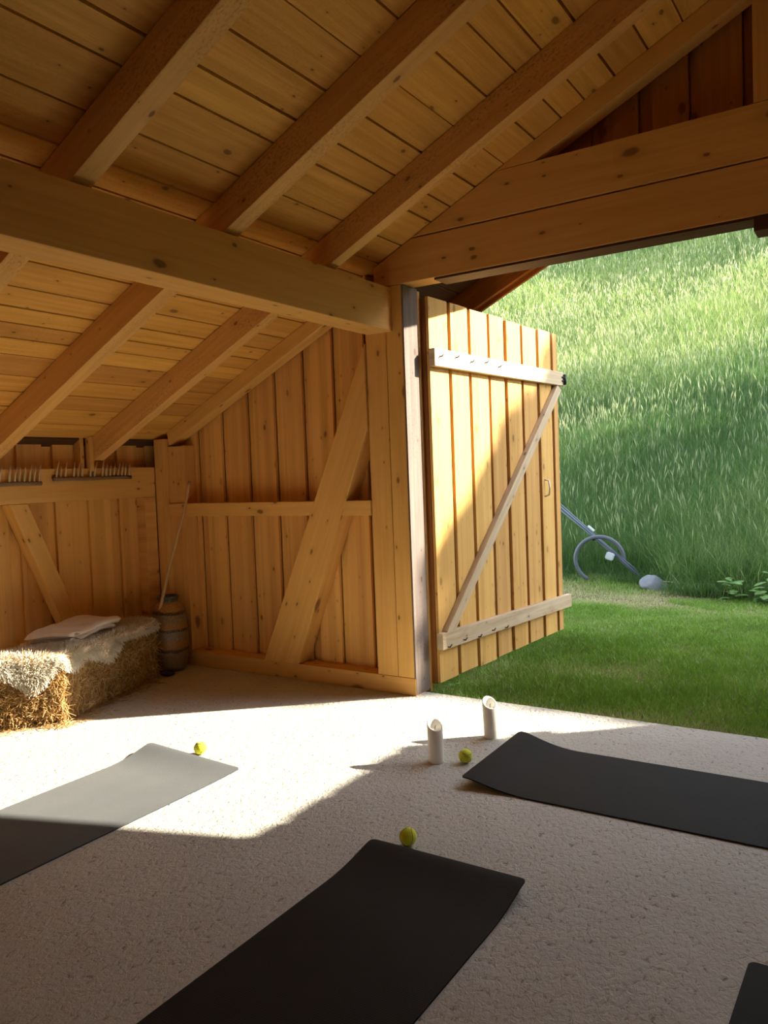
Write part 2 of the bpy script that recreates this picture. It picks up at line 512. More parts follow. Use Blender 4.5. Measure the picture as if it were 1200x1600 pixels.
# ------------------------------------------------------------------ roof planks
S = [-4.79, -4.626, -4.454, -4.303, -4.149, -3.969, -3.841, -3.725, -3.61, -3.474, -3.30, -3.13, -2.96, -2.82, -2.694, -2.525, -2.312, -2.178, -2.013, -1.83, -1.645, -1.49, -1.362, -1.20, -1.03, -.86, -.69, -.56, -.475]
def plank(mb, xa, xb, y0, y1, lift=0.0, th=.022):
    """plank lying on the rafters between xa<xb on the left slope or mirrored"""
    P = []
    for i in range(8):
        x = xb if i & 2 else xa
        P.append((x, (y1 if i & 1 else y0), zr(x) + lift + (th if i & 4 else 0)))
    mb.hexa(P, None, 0)
def planks(mb, y0, y1, joints):
    rs = random.Random(3)
    for side in (0, 1):
        for i in range(len(S) - 1):
            g = rs.uniform(.003, .006)
            xa, xb = S[i] + g, S[i + 1] - g
            if side: xa, xb = 2 * RX - xb, 2 * RX - xa
            cuts = [y0] + ([rs.choice(joints)] if joints and rs.random() < .6 else []) + [y1]
            for ya, yb in zip(cuts[:-1], cuts[1:]):
                plank(mb, xa, xb, ya + .001, yb - .001, rs.uniform(0, .003))
b = MB()
planks(b, YBACK, YO - .025, [2.82, 1.99, 3.62])
struct(b.build('ceiling', M['ceiling']), 'sloping ceiling of sawn spruce roof planks')
b = MB()
planks(b, YO + .005, OVER - .085, [])
for s_ in (0, 1):   # eaves past the side walls, seen from outside
    for k in range(4):
        xa, xb = -4.80 - .16 * (k + 1) + .004, -4.80 - .16 * k - .004
        if s_: xa, xb = 2 * RX - xb, 2 * RX - xa
        plank(b, xa, xb, YBACK, OVER - .085)
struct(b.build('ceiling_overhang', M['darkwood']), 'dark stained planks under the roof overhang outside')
b = MB()
for s_ in (0, 1):
    xa, xb = -5.5, RX
    P = []
    for i in range(8):
        x = xb if i & 2 else xa
        zz = zr(x)
        P.append(((2 * RX - x) if s_ else x, (OVER if i & 1 else YBACK), zz + .035 + (.06 if i & 4 else 0)))
    b.hexa(P, .5, 0)
struct(b.build('roof', M['roofing']))

# ------------------------------------------------------------------ rafters
RD = .172      # vertical depth
def rafter_bm(y, w, d, x_low, x_high, end_cut=True):
    mb = MB()
    pts = [(x_low, zr(x_low)), (x_low, zr(x_low) - d), (x_high, zr(x_high) - d), (x_high, zr(x_high))]
    if end_cut: pts[0] = (x_low - .02, zr(x_low - .02))
    mb.prism([(p[0], p[1] - .001) for p in pts], 1, y, y + w, grain=(1, SL))
    return mb
raf = [(1.13, .1, 'roof rafter nearest the camera, mostly out of frame'),
       (1.943, .1, 'rough sawn rafter in the upper left, furthest from the gable wall'),
       (2.767, .1, 'rafter in the middle of the roof, second from the gable wall'),
       (3.577, .082, 'rafter next to the gable rafter, crossing the purlin near its far end')]
raf_obs = []
for y, w, lab in raf:
    root = empty('roof_rafter', (-4.74, y, 1.58))
    tag(root, lab, 'rafter', 'roof rafters')
    o = rafter_bm(y, w, RD, -4.755, RX, True).build('beam_body', M['rafter'], None, .003)
    o.parent = root; o.matrix_parent_inverse = Matrix.Translation(-root.location)
    raf_obs.append(root)
# upright cleat at the heel of the rafter above the rake
b = MB(); b.box((-4.80, 3.545, 1.50), (-4.755, 3.577, 1.745), .4, 2)
o = b.build('heel_cleat', M['timber'], raf_obs[3], .002); o.matrix_parent_inverse = Matrix.Translation(-raf_obs[3].location)
b = MB(); b.box((-4.875, 3.50, 1.50), (-4.80, 3.53, 1.74), .6, 2)
o = b.build('heel_block', M['timber'], raf_obs[3], .002); o.matrix_parent_inverse = Matrix.Translation(-raf_obs[3].location)

def timber_at(name, mb, mat, label, cat, group=None, bevel=.003):
    o = mb.build(name, mat, None, bevel)
    tag(o, label, cat, group)
    return o
mb = rafter_bm(YG + .002, .105, .108, -4.66, -2.80)
timber_at('gable_rafter', mb, M['timber'], 'short low rafter against the gable boards, left of the purlin', 'rafter')
def upper_rafter(sg):
    m_ = MB()
    pts = [(-1.886, 3.0925), (-1.647, 3.0925), (RX - .08, zr(RX - .08) - .112), (RX - .08, zr(RX - .08) - .001)]
    if sg: pts = [(2 * RX - x, z) for x, z in pts]
    m_.prism(pts, 1, YG + .002, YG + .107, grain=(1, -SL if sg else SL))
    return m_
mb = upper_rafter(0)
timber_at('gable_rafter', mb, M['timber'], 'rafter against the gable boards above the tie beams, right of the purlin', 'rafter')
# right slope rafters
for y, w, lab in raf:
    mb = MB()
    xl, xh = 2 * RX + 4.755, RX
    pts = [(xl, zr(xl) - .001), (xl, zr(xl) - RD), (xh, zr(xh) - RD), (xh, zr(xh) - .001)]
    mb.prism(pts, 1, y, y + w, grain=(1, -SL))
    o = mb.build('opposite_rafter', M['rafter'], None, .003)
    tag(o, 'rafter on the opposite slope of the roof, outside the frame', 'rafter', 'rafters of the opposite slope')
mb = upper_rafter(1)
timber_at('gable_rafter', mb, M['timber'], 'rafter against the gable boards right of the king post', 'rafter')

# purlins
mb = MB(); mb.box((-2.79, YBACK, 2.285), (-2.604, YG - .001, 2.552), .35, 1)
timber_at('purlin', mb, M['timber'], 'heavy squared purlin beam under the rafters running to the gable post', 'beam', None, .004)
mb = MB(); mb.box((2 * RX + 2.604, YBACK, 2.285), (2 * RX + 2.79, YG - .001, 2.552), .5, 1)
timber_at('opposite_purlin', mb, M['timber'], 'matching purlin under the opposite roof slope, outside the frame', 'beam', None, .004)
# blocking boards over the purlin between rafters
# tie beams
def tie(z0, z1, lx0):
    pts = [(lx0, z0)]
    rx0 = 2 * RX - lx0
    pts += [(rx0, z0)]
    if zr(lx0) - .004 > z0 + .01: pts += [(rx0, zr(lx0) - .004)]
    xt = (z1 - 3.975 + .004) / SL
    pts += [(2 * RX - xt, z1), (xt, z1)]
    if zr(lx0) - .004 > z0 + .01: pts += [(lx0, zr(lx0) - .004)]
    return pts
mb = MB(); mb.prism(tie(2.566, 2.823, -2.73), 1, YG, YO - .022, .22, grain=(1, 0))
lower_tie = timber_at('tie_beam', mb, M['timber'], 'lower of two stacked tie beams, directly over the open doorway', 'beam', None, .004)
mb = MB(); mb.box((-2.30, YG + .004, 2.552), (1.36, YO - .018, 2.5655), .2, 0)
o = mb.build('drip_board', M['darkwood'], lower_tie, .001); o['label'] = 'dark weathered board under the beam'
mb = MB(); mb.prism(tie(2.831, 3.09, -2.44), 1, YG, YO - .022, .62, grain=(1, 0))
timber_at('tie_beam', mb, M['timber'], 'upper of two stacked tie beams, below the top gable boards', 'beam', None, .004)
mb = MB(); mb.box((RX - .078, YG, 3.092), (RX + .078, YG + .12, zr(RX + .078) - .13), .3, 2)
timber_at('king_post', mb, M['timber'], 'short king post standing on the tie beam at the upper right corner', 'post')
mb = MB(); mb.box((-.555, YG - .0, 2.494), (-.36, YO - .03, 2.564), .3, 0)
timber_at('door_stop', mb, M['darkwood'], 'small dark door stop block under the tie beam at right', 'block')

# door post (two members and a weathered jamb board)
root = empty('door_post', (-2.67, YG + .06, .112))
tag(root, 'pale spruce door post at the left of the opening, jamb side weathered grey', 'post')
def child(mb, name, mat, par, bevel=.003):
    o = mb.build(name, mat, par, bevel)
    o.matrix_parent_inverse = Matrix.LocRotScale(par.location, par.rotation_euler, None).inverted()
    return o
mb = MB(); mb.box((-2.808, YG, .113), (-2.657, YG + .12, 2.562), .55, 2); child(mb, 'post_member', M['timber'], root)
mb = MB(); mb.box((-2.653, YG, .113), (-2.536, YO - .005, 2.563), .8, 2); child(mb, 'post_member', M['timber'], root)
mb = MB(); mb.box((-2.5355, YG + .004, .006), (-2.525, YO + .003, 2.563), .4, 2); o = child(mb, 'jamb_board', M['greyjamb'], root, .001)
o['label'] = 'weathered grey jamb board'
mb = MB(); mb.box((2 * RX + 2.525, YG, .113), (2 * RX + 2.808, YO - .005, 2.563), .3, 2)
timber_at('door_post', mb, M['timber'], 'door post on the right of the opening, outside the frame', 'post')

# sill beam, rail, corner post, brace
mb = MB(); mb.box((-4.60, YG, 0.0), (-2.527, YO - .005, .111), .45, 0)
timber_at('sill_beam', mb, M['timber'], 'low sill beam on the concrete along the foot of the gable wall', 'beam', None, .004)
mb = MB(); mb.box((2 * RX + 2.527, YG, 0.0), (XR - .1, YO - .005, .111), .45, 0)
timber_at('sill_beam', mb, M['timber'], 'sill beam on the far side of the opening, outside the frame', 'beam')
mb = MB(); mb.box((-4.68, YG - .012, 1.142), (-2.81, YB - .003, 1.238), .6, 0)
timber_at('middle_rail', mb, M['timber'], 'horizontal rail across the gable boards at mid height', 'rail')
root = empty('corner_post', (-4.65, YG + .06, 0))
tag(root, 'corner post where the left wall meets the gable wall', 'post')
mb = MB(); mb.box((XF + .002, YG - .045, .002), (-4.682, YB - .003, zr(XF) - .004), .7, 2); child(mb, 'post_member', M['timber'], root)
mb = MB(); mb.box((-4.680, YG + .002, .114), (-4.512, YB - .003, zr(-4.68) - .11), .3, 2); child(mb, 'post_member', M['timber'], root)
# brace: polygon on the gable frame, lapped over the rail
mb = MB()
mb.prism([(-3.775, .113), (-3.465, .113), (-2.812, 1.70), (-2.812, 2.235)], 1, YG - .016, YB - .004, .5, grain=(.42, 1))
timber_at('gable_brace', mb, M['timber'], 'long diagonal brace on the gable wall crossing the rail', 'brace', None, .004)

# left wall frame
mb = MB(); mb.box((XL + .002, YBACK, 1.297), (XF, YG - .047, 1.523), .65, 1)
timber_at('wall_plate', mb, M['timber'], 'squared plate beam along the left wall with wooden rakes on it', 'beam', None, .004)
mb = MB(); mb.box((XL + .002, 4.03, .002), (XF - .003, YG - .047, 1.295), .2, 1)
timber_at('wall_stud', mb, M['spruce'], 'short stud under the plate beam in the left corner', 'post')
mb = MB()
mb.prism([(2.935, 1.295), (3.065, 1.295), (3.56, .10), (3.43, .10)], 0, XL + .002, XF, .75, grain=(.38, -1))
timber_at('left_wall_brace', mb, M['timber'], 'diagonal brace on the left wall behind the straw bale', 'brace', None, .004)
mb = MB(); mb.box((XR - .1, YBACK, 1.297), (XR - .002, YG, 1.523), .65, 1)
timber_at('wall_plate', mb, M['timber'], 'plate beam along the right wall, outside the frame', 'beam')

# verge boards outside
for sgn, lab in ((0, 'dark barge board along the roof edge above the open door leaf'), (1, 'dark barge board of the opposite roof slope, outside the frame')):
    root = empty('barge_board', (RX, OVER, zr(RX)))
    tag(root, lab, 'barge board')
    for yy, dd, ww in ((OVER - .08, .17, .05), (OVER - .03, .20, .03)):
        mb = MB()
        x0, x1 = -5.5, RX
        dd += .07 * sgn
        pts = [(x0, zr(x0) - dd), (x1, zr(x1) - dd), (x1, zr(x1) + .06), (x0, zr(x0) + .06)]
        if sgn: pts = [(2 * RX - x, z) for x, z in pts]
        mb.prism(pts, 1, yy, yy + ww - .002, .5, grain=(1, -SL if sgn else SL))
        child(mb, 'fly_rafter' if ww > .04 else 'fascia', M['stained'], root, .003)

# ------------------------------------------------------------------ door leaves
def leaf(hx, hy, ang, flip, name, label):
    """local frame: x along the leaf from the hinge, y = -normal (room face at y=0), z up"""
    root = empty(name, (hx, hy, 0))
    root['kind'] = 'structure'
    if label: root['label'] = label
    root['category'] = 'door'
    root.rotation_euler = (0, 0, ang)
    s = -1 if flip else 1
    def ch(mb, nm, mat, bevel=.002, lab=None):
        o = mb.build(nm, mat, root, bevel)
        if lab: o['label'] = lab
        return o
    def bx(mb, u0, u1, n0, n1, z0, z1, r=None, grain=2):
        y0, y1 = sorted((-s * n0, -s * n1))
        mb.box((u0, y0, z0), (u1, y1, z1), r, grain)
    W = 2.02
    edges = leaf_edges
    rs = random.Random(5)
    for i, (a, c) in enumerate(edges):
        mb = MB()
        bx(mb, a, c, -.022, 0, .035 + rs.uniform(-.006, .008) , 2.515 + rs.uniform(-.006, .006), rs.random())
        ch(mb, 'board', M['doorboard'], .002)
    for i in range(len(edges)):
        mb = MB()
        a = edges[i][1] - .03
        c = edges[i + 1][0] + .03 if i + 1 < len(edges) else W
        if c - a < .035: continue
        bx(mb, a, c, -.046, -.024, .03, 2.515, rs.random())
        ch(mb, 'cover_strip', M['stained'], .002, 'brown stained cover strip')
    mb = MB(); bx(mb, .031, .1, -.085, -.024, .03, 2.512, .6); ch(mb, 'cover_strip', M['stained'], .002, 'brown stained cover strip')
    # ledges
    for z0, z1, u0, u1, dz, lab in ((2.075, 2.187, .025, 2.055, .012, 'pale weathered upper ledge'), (.262, .368, .008, 2.10, -.045, 'pale weathered lower ledge')):
        mb = MB()
        P = []
        for i in range(8):
            u = u1 if i & 1 else u0
            z = (z1 if i & 4 else z0) + (dz if i & 1 else 0)
            n = .001 if (i & 2) else .045
            P.append((u, -s * n, z))
        mb.hexa(P, rs.random(), 0)
        lo = ch(mb, 'ledge', M['weathered'], .003, lab)
        for k in range(5 if not flip else 0):
            u = u0 + .06 + k * .2
            zz = (z0 + z1) / 2 + dz * (u - u0) / (u1 - u0) + (.012 if z0 > 1 else -.035) + .012 * ((k % 2) - .5)
            bm = bmesh.new()
            tube(bm, [(u, -s * .044, zz), (u, -s * .060, zz), (u + .018, -s * .064, zz + .014)], .0042, 8)
            bm_obj('bent_nail', bm, M['iron'], lo)
    # diagonal
    mb = MB()
    a0, a1 = Vector((.07, 0, .372)), Vector((1.93, 0, 2.085))
    dirv = (a1 - a0).normalized(); nv = Vector((dirv.z, 0, -dirv.x))
    wd = .078
    pts = [a0 - nv * .0, a1 - nv * .0, a1 + nv * wd + dirv * .03, a0 + nv * wd - dirv * .05]
    P = []
    q = [(pts[0], pts[1]), (pts[3], pts[2])]
    for i in range(8):
        p = q[1 if i & 4 else 0][1 if i & 1 else 0]
        n = .001 if (i & 2) else .043
        P.append((p.x, -s * n, p.z))
    mb.hexa(P, .6, 0)
    ch(mb, 'diagonal_brace', M['weathered'], .003)
    # handle
    if not flip:
        bm = bmesh.new()
        u = 1.72
        tube(bm, [(u, 0, 1.175), (u, -.035, 1.185), (u + .004, -.04, 1.24), (u, -.035, 1.30), (u, 0, 1.31)], .006, 8)
        bm_obj('handle', bm, M['steel'], root)
        root_h = bmesh.new()
        for zz in (2.125, 2.155):
            tube(root_h, [(1.99, -.03, zz), (2.06, -.055, zz)], .010, 8)
        tube(root_h, [(2.05, -.055, 2.095), (2.05, -.055, 2.18)], .013, 10)
        bm_obj('latch_hook', root_h, M['iron'], root)
    return root
leaf_edges = [(.035, .265), (.305, .53), (.57, .81), (.845, 1.06), (1.11, 1.34), (1.38, 1.62), (1.67, 1.895), (1.942, 2.025)]

leaf(-2.47, 4.365, rad(90 - 3), False, 'door_1', 'open plank barn door leaf with a diagonal brace, swung out onto the grass')
D2 = leaf(1.56, 4.365, rad(90 + 0.5), True, 'door_2', None)
D2.scale = (1.06, 1, 1)

# ------------------------------------------------------------------ yoga mats
def yoga_mat(x0, x1, y0, y1, ends, label, name='yoga_mat', rz=0.0, along='y', mat='mat'):
    """flat mat; ends: {edge: (lift at its first corner, at its second, length)}"""
    L, Wd = (y1 - y0, x1 - x0) if along == 'y' else (x1 - x0, y1 - y0)
    nl, nw = 90, 24
    root = empty(name, ((x0 + x1) / 2, (y0 + y1) / 2, 0), rz)
    tag(root, label, 'yoga mat', 'yoga mats')
    th = .006
    bm = bmesh.new()
    top = []
    prof = {}
    for k, (ha, hb, ln) in ends.items(): prof[k] = (ha, hb, ln)
    rows = []
    for i in range(nl + 1):
        t = i / nl
        # denser near the ends
        t = .5 - .5 * math.cos(math.pi * t) if True else t
        row = []
        for j in range(nw + 1):
            w = j / nw
            z, back = 0.0, 0.0
            for k, (ha, hb, ln) in prof.items():
                d = t * L if k == 0 else (1 - t) * L
                if d < ln:
                    q = 1 - d / ln
                    h = ha + (hb - ha) * w
                    z += h * (q ** 1.8) * (1 - .32 * q ** 7)
                    back += (1 if k == 0 else -1) * h * .35 * q ** 2
            z += .0009 * mnoise.noise(Vector((t * L * 5, w * 4, x0)))
            rc = .022
            de = min(t, 1 - t) * L
            ins = rc - math.sqrt(max(0, rc * rc - (rc - de) ** 2)) if de < rc else 0
            a, c = (t - .5) * L + back, (w - .5) * (Wd - 2 * ins)
            row.append((c, a, z) if along == 'y' else (a, c, z))
        rows.append(row)
    V1 = [[bm.verts.new((p[0], p[1], p[2] + .001 + th)) for p in r] for r in rows]
    V0 = [[bm.verts.new((p[0], p[1], max(.0006, p[2] + .001))) for p in r] for r in rows]
    for i in range(nl):
        for j in range(nw):
            bm.faces.new((V1[i][j], V1[i][j + 1], V1[i + 1][j + 1], V1[i + 1][j]))
            bm.faces.new((V0[i][j], V0[i + 1][j], V0[i + 1][j + 1], V0[i][j + 1]))
    for i in range(nl):
        bm.faces.new((V1[i][0], V1[i + 1][0], V0[i + 1][0], V0[i][0]))
        bm.faces.new((V1[i][nw], V0[i][nw], V0[i + 1][nw], V1[i + 1][nw]))
    for j in range(nw):
        bm.faces.new((V1[0][j], V0[0][j], V0[0][j + 1], V1[0][j + 1]))
        bm.faces.new((V1[nl][j], V1[nl][j + 1], V0[nl][j + 1], V0[nl][j]))
    o = bm_obj(name, bm, M[mat], None)
    o.location = root.location; o.rotation_euler = root.rotation_euler
    for k in ('label', 'category', 'group'): o[k] = root[k]
    bpy.data.objects.remove(root)
    o.name = name
    m = o.modifiers.new('split', 'EDGE_SPLIT'); m.split_angle = rad(45)
    return o
yoga_mat(-1.65, -1.032, .55, 2.395, {1: (.045, .045, .30)}, 'black yoga mat in the middle foreground with its far end curling up')
yoga_mat(-3.268, -2.655, .95, 2.735, {1: (.056, .008, .28)}, 'dark mat in front of the straw bale, half in sunlight, its foam lightened for the sun', mat='sunlit_mat')
yoga_mat(-1.645, .18, 3.05, 3.685, {0: (.055, .078, .34)}, 'black yoga mat lying crosswise beside the two candles at the doorway', along='x')
yoga_mat(-.362, .26, .45, 2.315, {1: (.0, .004, .12)}, 'yoga mat of which only a corner shows at the lower right', rz=rad(-1.0))

# ------------------------------------------------------------------ tennis balls
def tennis_ball(x, y, label, rot):
    r = .0333
    bm = bmesh.new(); bmesh.ops.create_uvsphere(bm, u_segments=40, v_segments=24, radius=r)
    o = bm_obj('tennis_ball', bm, M['felt'])
    tag(o, label, 'ball', 'tennis balls')
    o.location = (x, y, r + .0005); o.rotation_euler = rot
    pts = []
    n = 120
    for i in range(n):
        t = 2 * math.pi * i / n
        A = .44
        p = Vector(((1 - A) * math.sin(t) * 1 + A * math.sin(3 * t), (1 - A) * math.cos(t) - A * math.cos(3 * t), 2 * math.sqrt(A * (1 - A)) * math.cos(2 * t)))
        pts.append(p.normalized() * (r + .0003))
    bm = bmesh.new(); tube(bm, pts, .0013, 6, closed=True)
    bm_obj('seam', bm, M['seam'], o)
    return o
tennis_ball(-2.995, 2.800, 'tennis ball in the sun at the far end of the half lit mat', (.3, .9, .2))
tennis_ball(-1.737, 3.315, 'tennis ball beside the candles and the crosswise mat', (1.2, .2, .7))
tennis_ball(-1.545, 2.462, 'tennis ball behind the curled end of the foreground mat', (.2, .6, 1.9))

# ------------------------------------------------------------------ candles
def candle(x, y, lean, label):
    R, H = .0375, .205
    root = empty('pillar_candle', (x, y, 0))
    tag(root, label, 'candle', 'white pillar candles')
    bm = bmesh.new()
    seg = 40
    def ztop(a): return H - .022 + .024 * math.cos(a - 2.45)
    prof = [('o', R * .94, .0), ('o', R, .006)] + [('o', R, None)] + [('t', R - .002, .003), ('t', R - .007, .002), ('t', R - .010, -.006), ('t', R - .012, -.026), ('t', .012, -.032)]
    rings = []
    for kind, r, z in prof:
        ring = []
        for k in range(seg):
            a = 2 * math.pi * k / seg
            zz = z if (kind == 'o' and z is not None) else (ztop(a) if kind == 'o' else (ztop(a) if z > -.02 else (H - .028)) + (z if z > -.02 else z * .6))
            ring.append(bm.verts.new((r * math.cos(a) + lean * zz, r * math.sin(a), zz)))
        rings.append(ring)
    for A, B in zip(rings[:-1], rings[1:]):
        for k in range(seg): bm.faces.new((A[k], A[(k + 1) % seg], B[(k + 1) % seg], B[k]))
    bm.faces.new(rings[0][::-1]); bm.faces.new(rings[-1])
    bm_obj('wax_body', bm, M['wax'], root)
    bm = bmesh.new(); zc = H - .05
    tube(bm, [(lean * zc, 0, zc), (lean * zc + .001, 0, zc + .015), (lean * zc + .004, .001, zc + .024)], .0016, 6)
    bm_obj('wick', bm, M['wick'], root)
    return root
candle(-1.868, 3.262, -.02, 'white pillar candle with a slanted rim, nearer the tennis ball')
candle(-1.782, 3.700, -.03, 'white pillar candle with a slanted rim, nearer the grass edge')

# ------------------------------------------------------------------ blades of any kind
def blades(pos, hgt, wid, lean, bend, tint, face=None, seedhead=None):
    n = len(pos)
    a = rng.uniform(0, 2 * np.pi, n) if face is None else face
    dx, dy = np.cos(a), np.sin(a)
    b = rng.uniform(0, 2 * np.pi, n)
    lx, ly = np.cos(b) * lean, np.sin(b) * lean
    V = np.zeros((n, 5, 3), np.float32)
    def at(t, s, w):
        x = pos[:, 0] + lx * hgt * (t * .6 + bend * t * t) + dx * s * wid * w
        y = pos[:, 1] + ly * hgt * (t * .6 + bend * t * t) + dy * s * wid * w
        z = pos[:, 2] + hgt * t * (1 - .25 * bend * lean * t)
        return np.stack([x, y, z], 1)
    V[:, 0] = at(0, -.5, 1); V[:, 1] = at(0, .5, 1)
    V[:, 2] = at(.55, .5, .8); V[:, 3] = at(.55, -.5, .8); V[:, 4] = at(1.0, 0, 0)
    base = np.arange(n)[:, None] * 5
    quads = base + np.array([[0, 1, 2, 3]]); tris = base + np.array([[3, 2, 4]])
    T = np.repeat(tint, 5)
    return V.reshape(-1, 3), quads, tris, T

def strands(p0, p1, wid, tint, curve=.0):
    """thin three sided straws from p0 to p1"""
    n = len(p0)
    d = p1 - p0
    L = np.linalg.norm(d, axis=1, keepdims=True) + 1e-9
    t = d / L
    ref = np.tile(np.array([[.3, .5, .81]]), (n, 1))
    a = np.cross(t, ref); a /= np.linalg.norm(a, axis=1, keepdims=True) + 1e-9
    b = np.cross(t, a)
    mid = (p0 + p1) / 2 + (a * rng.normal(0, 1, (n, 1)) + b * rng.normal(0, 1, (n, 1))) * L * curve
    V = np.zeros((n, 9, 3))
    for i, (c, s) in enumerate(((p0, 1.0), (mid, 1.0), (p1, .5))):
        for k in range(3):
            an = 2 * math.pi * k / 3
            V[:, i * 3 + k] = c + (a * math.cos(an) + b * math.sin(an)) * (wid * s)[:, None]
    base = np.arange(n)[:, None] * 9
    Q = []
    for i in range(2):
        for k in range(3):
            Q.append(base + np.array([[i * 3 + k, i * 3 + (k + 1) % 3, i * 3 + 3 + (k + 1) % 3, i * 3 + 3 + k]]))
    return V.reshape(-1, 3), np.concatenate(Q), np.zeros((0, 3), int), np.repeat(tint, 9)

# ------------------------------------------------------------------ straw bale
BO = Vector((-4.135, 2.80, 0)); BU = Vector((-.31, .951, 0)).normalized(); BV = Vector((-BU.y, BU.x, 0))
BL, BD, BH = 1.02, .37, .385
bale = empty('straw_bale', BO + BU * BL / 2 + BV * BD / 2)
tag(bale, 'rectangular straw bale on the concrete in the left corner', 'straw bale')
def bw(u, v, z):
    p = BO + BU * (u - .59 * v * max(0, 1 - u / .8)) + BV * v
    return Vector((p.x, p.y, z))
bm = bmesh.new()
bmesh.ops.create_cube(bm, size=1)
bmesh.ops.subdivide_edges(bm, edges=bm.edges[:], cuts=28, use_grid_fill=True)
for v in bm.verts:
    u, w, z = (v.co.x + .5) * BL, (v.co.y + .5) * BD, (v.co.z + .5) * BH
    p = bw(u, w, z)
    nrm = Vector((v.co.x, v.co.y, v.co.z)); nrm = Vector([math.copysign(max(0, abs(c) - .40) * 10, c) for c in nrm])
    k = mnoise.noise(p * 26) * .012 + mnoise.noise(p * 7) * .012
    rnd_ = sum(1 for c in nrm if abs(c) > .5)
    p += (BU * nrm.x + BV * nrm.y + Vector((0, 0, nrm.z))) * (k - .010 * (rnd_ - 1))
    p.z = max(p.z, .001)
    v.co = p
o = bm_obj('bale_body', bm, M['bale'], None)
o.parent = bale; o.matrix_parent_inverse = Matrix.Translation(-bale.location)
def straw_on(n, face):
    uu, zz = rng.uniform(-.005, 1.005, n), rng.uniform(0, 1, n) ** .9
    P = []; D = []
    for i in range(n):
        if face == 'long': p = bw(uu[i] * BL, rng.uniform(-.004, .012), zz[i] * BH); nn = -BV; tt = BU
        elif face == 'end': p = bw(rng.uniform(-.004, .012), uu[i] * BD, zz[i] * BH); nn = (BU * -.86 - BV * .5); tt = BV - BU * .59
        elif face == 'far': p = bw(BL - rng.uniform(-.004, .012), uu[i] * BD, zz[i] * BH); nn = BU; tt = BV
        else: p = bw(uu[i] * BL, zz[i] * BD, BH - rng.uniform(-.002, .01)); nn = Vector((0, 0, 1)); tt = BU
        a = rng.uniform(0, 2 * math.pi)
        if face == 'end': dirn = tt * math.cos(a) * .8 + Vector((0, 0, 1)) * math.sin(a) * .8 + nn * abs(rng.normal(0.5, .5))
        else: dirn = (tt * math.cos(a) + (Vector((0, 0, 1)) if face != 'top' else BV) * math.sin(a)) + nn * abs(rng.normal(.18, .25))
        dirn.normalize(); l = rng.uniform(.025, .095)
        q = p + dirn * l
        q.z = max(.004, q.z); p.z = max(.004, p.z)
        P.append(p); D.append(q)
    return np.array(P), np.array(D)
parts = [straw_on(5200, 'long'), straw_on(3200, 'end'), straw_on(1300, 'far'), straw_on(1500, 'top')]
p0 = np.concatenate([a for a, _ in parts]); p1 = np.concatenate([c for _, c in parts])
V, Q, T, A = strands(p0, p1, rng.uniform(.0013, .003, len(p0)), rng.uniform(0, 1, len(p0)) ** 1.1, .07)
o = np_mesh('straw', V, Q, T, M['straw'], None, {'tint': A})
o.parent = bale; o.matrix_parent_inverse = Matrix.Translation(-bale.location); o['kind'] = 'stuff'
n = 620
uu = rng.uniform(-.12, 1.0, n); off = -np.abs(rng.normal(0, .06, n))
P = np.array([[*(bw(uu[i] * BL, off[i], 0)).xy, rng.uniform(.003, .01)] for i in range(n)])
ex = rng.uniform(0, 1, n) < .4
for i in np.where(ex)[0]: P[i, :2] = bw(-abs(rng.normal(0, .07)), rng.uniform(-.1, .5), 0).xy
an = rng.uniform(0, 2 * np.pi, n); l = rng.uniform(.02, .09, n)
P1 = P + np.stack([np.cos(an) * l, np.sin(an) * l, rng.uniform(-.002, .006, n)], 1)
P1[:, 2] = np.maximum(P1[:, 2], .003)
V, Q, T, A = strands(P, P1, rng.uniform(.001, .002, n), rng.uniform(0, 1, n), .08)
tag(np_mesh('loose_straw', V, Q, T, M['straw'], None, {'tint': A}), 'loose straw scattered on the floor at the foot of the bale', 'straw', None, 'stuff')

# ------------------------------------------------------------------ sheepskin
def bale_top(u, v):
    """height/position of a cloth lying on the bale; past an edge it hangs down"""
    uu, vv, z = u, v, BH + .012
    r = .03
    if v < 0:
        z -= min(-v, 10) * .93; vv = -.016 - .02 * min(1, -v / .1)
    if u < 0:
        z -= -u * .9; uu = -.018 - .03 * min(1, -u / .1)
    if u > BL:
        z -= (u - BL) * .93; uu = BL + .018
    return bw(uu, vv, max(.01, z))
def edge_v(u):   # lower (front) limit of the skin, negative = hangs over the long side
    u = u / BL
    pts = [(-.3, .02), (-.05, -.06), (.05, -.10), (.16, -.055), (.3, -.085), (.42, -.13), (.52, -.07), (.62, -.028), (.8, -.03), (.95, -.04), (1.03, .0), (1.1, .1)]
    for (a, fa), (c, fc) in zip(pts[:-1], pts[1:]):
        if a <= u <= c:
            t = (u - a) / (c - a); t = t * t * (3 - 2 * t)
            return fa + (fc - fa) * t
    return pts[-1][1]
skin = empty('sheepskin', bw(BL / 2, BD / 2, BH))
tag(skin, 'cream sheepskin spread over the straw bale', 'sheepskin')
nu, nv = 110, 52
bm = bmesh.new()
grid = []
for i in range(nu + 1):
    row = []
    u0 = -.20 + (BL + .04 + .20) * i / nu
    for j in range(nv + 1):
        t = j / nv
        lo, hi = edge_v(u0), BD - .01
        # the near end hangs down only as a tongue in the middle of the end face
        u = u0
        v = lo + (hi - lo) * t
        if u < 0:
            tongue = math.exp(-((v - .13) / .10) ** 2) * .19 + .03 + .02 * math.sin(v * 30)
            u = max(u, -.2) / .2 * tongue
        p = bale_top(u, v)
        p += Vector((0, 0, .010 + .010 * mnoise.noise(Vector((u * 9, v * 9, 1)))))
        row.append((p, u, v))
    grid.append(row)
vv = [[bm.verts.new(p[0]) for p in r] for r in grid]
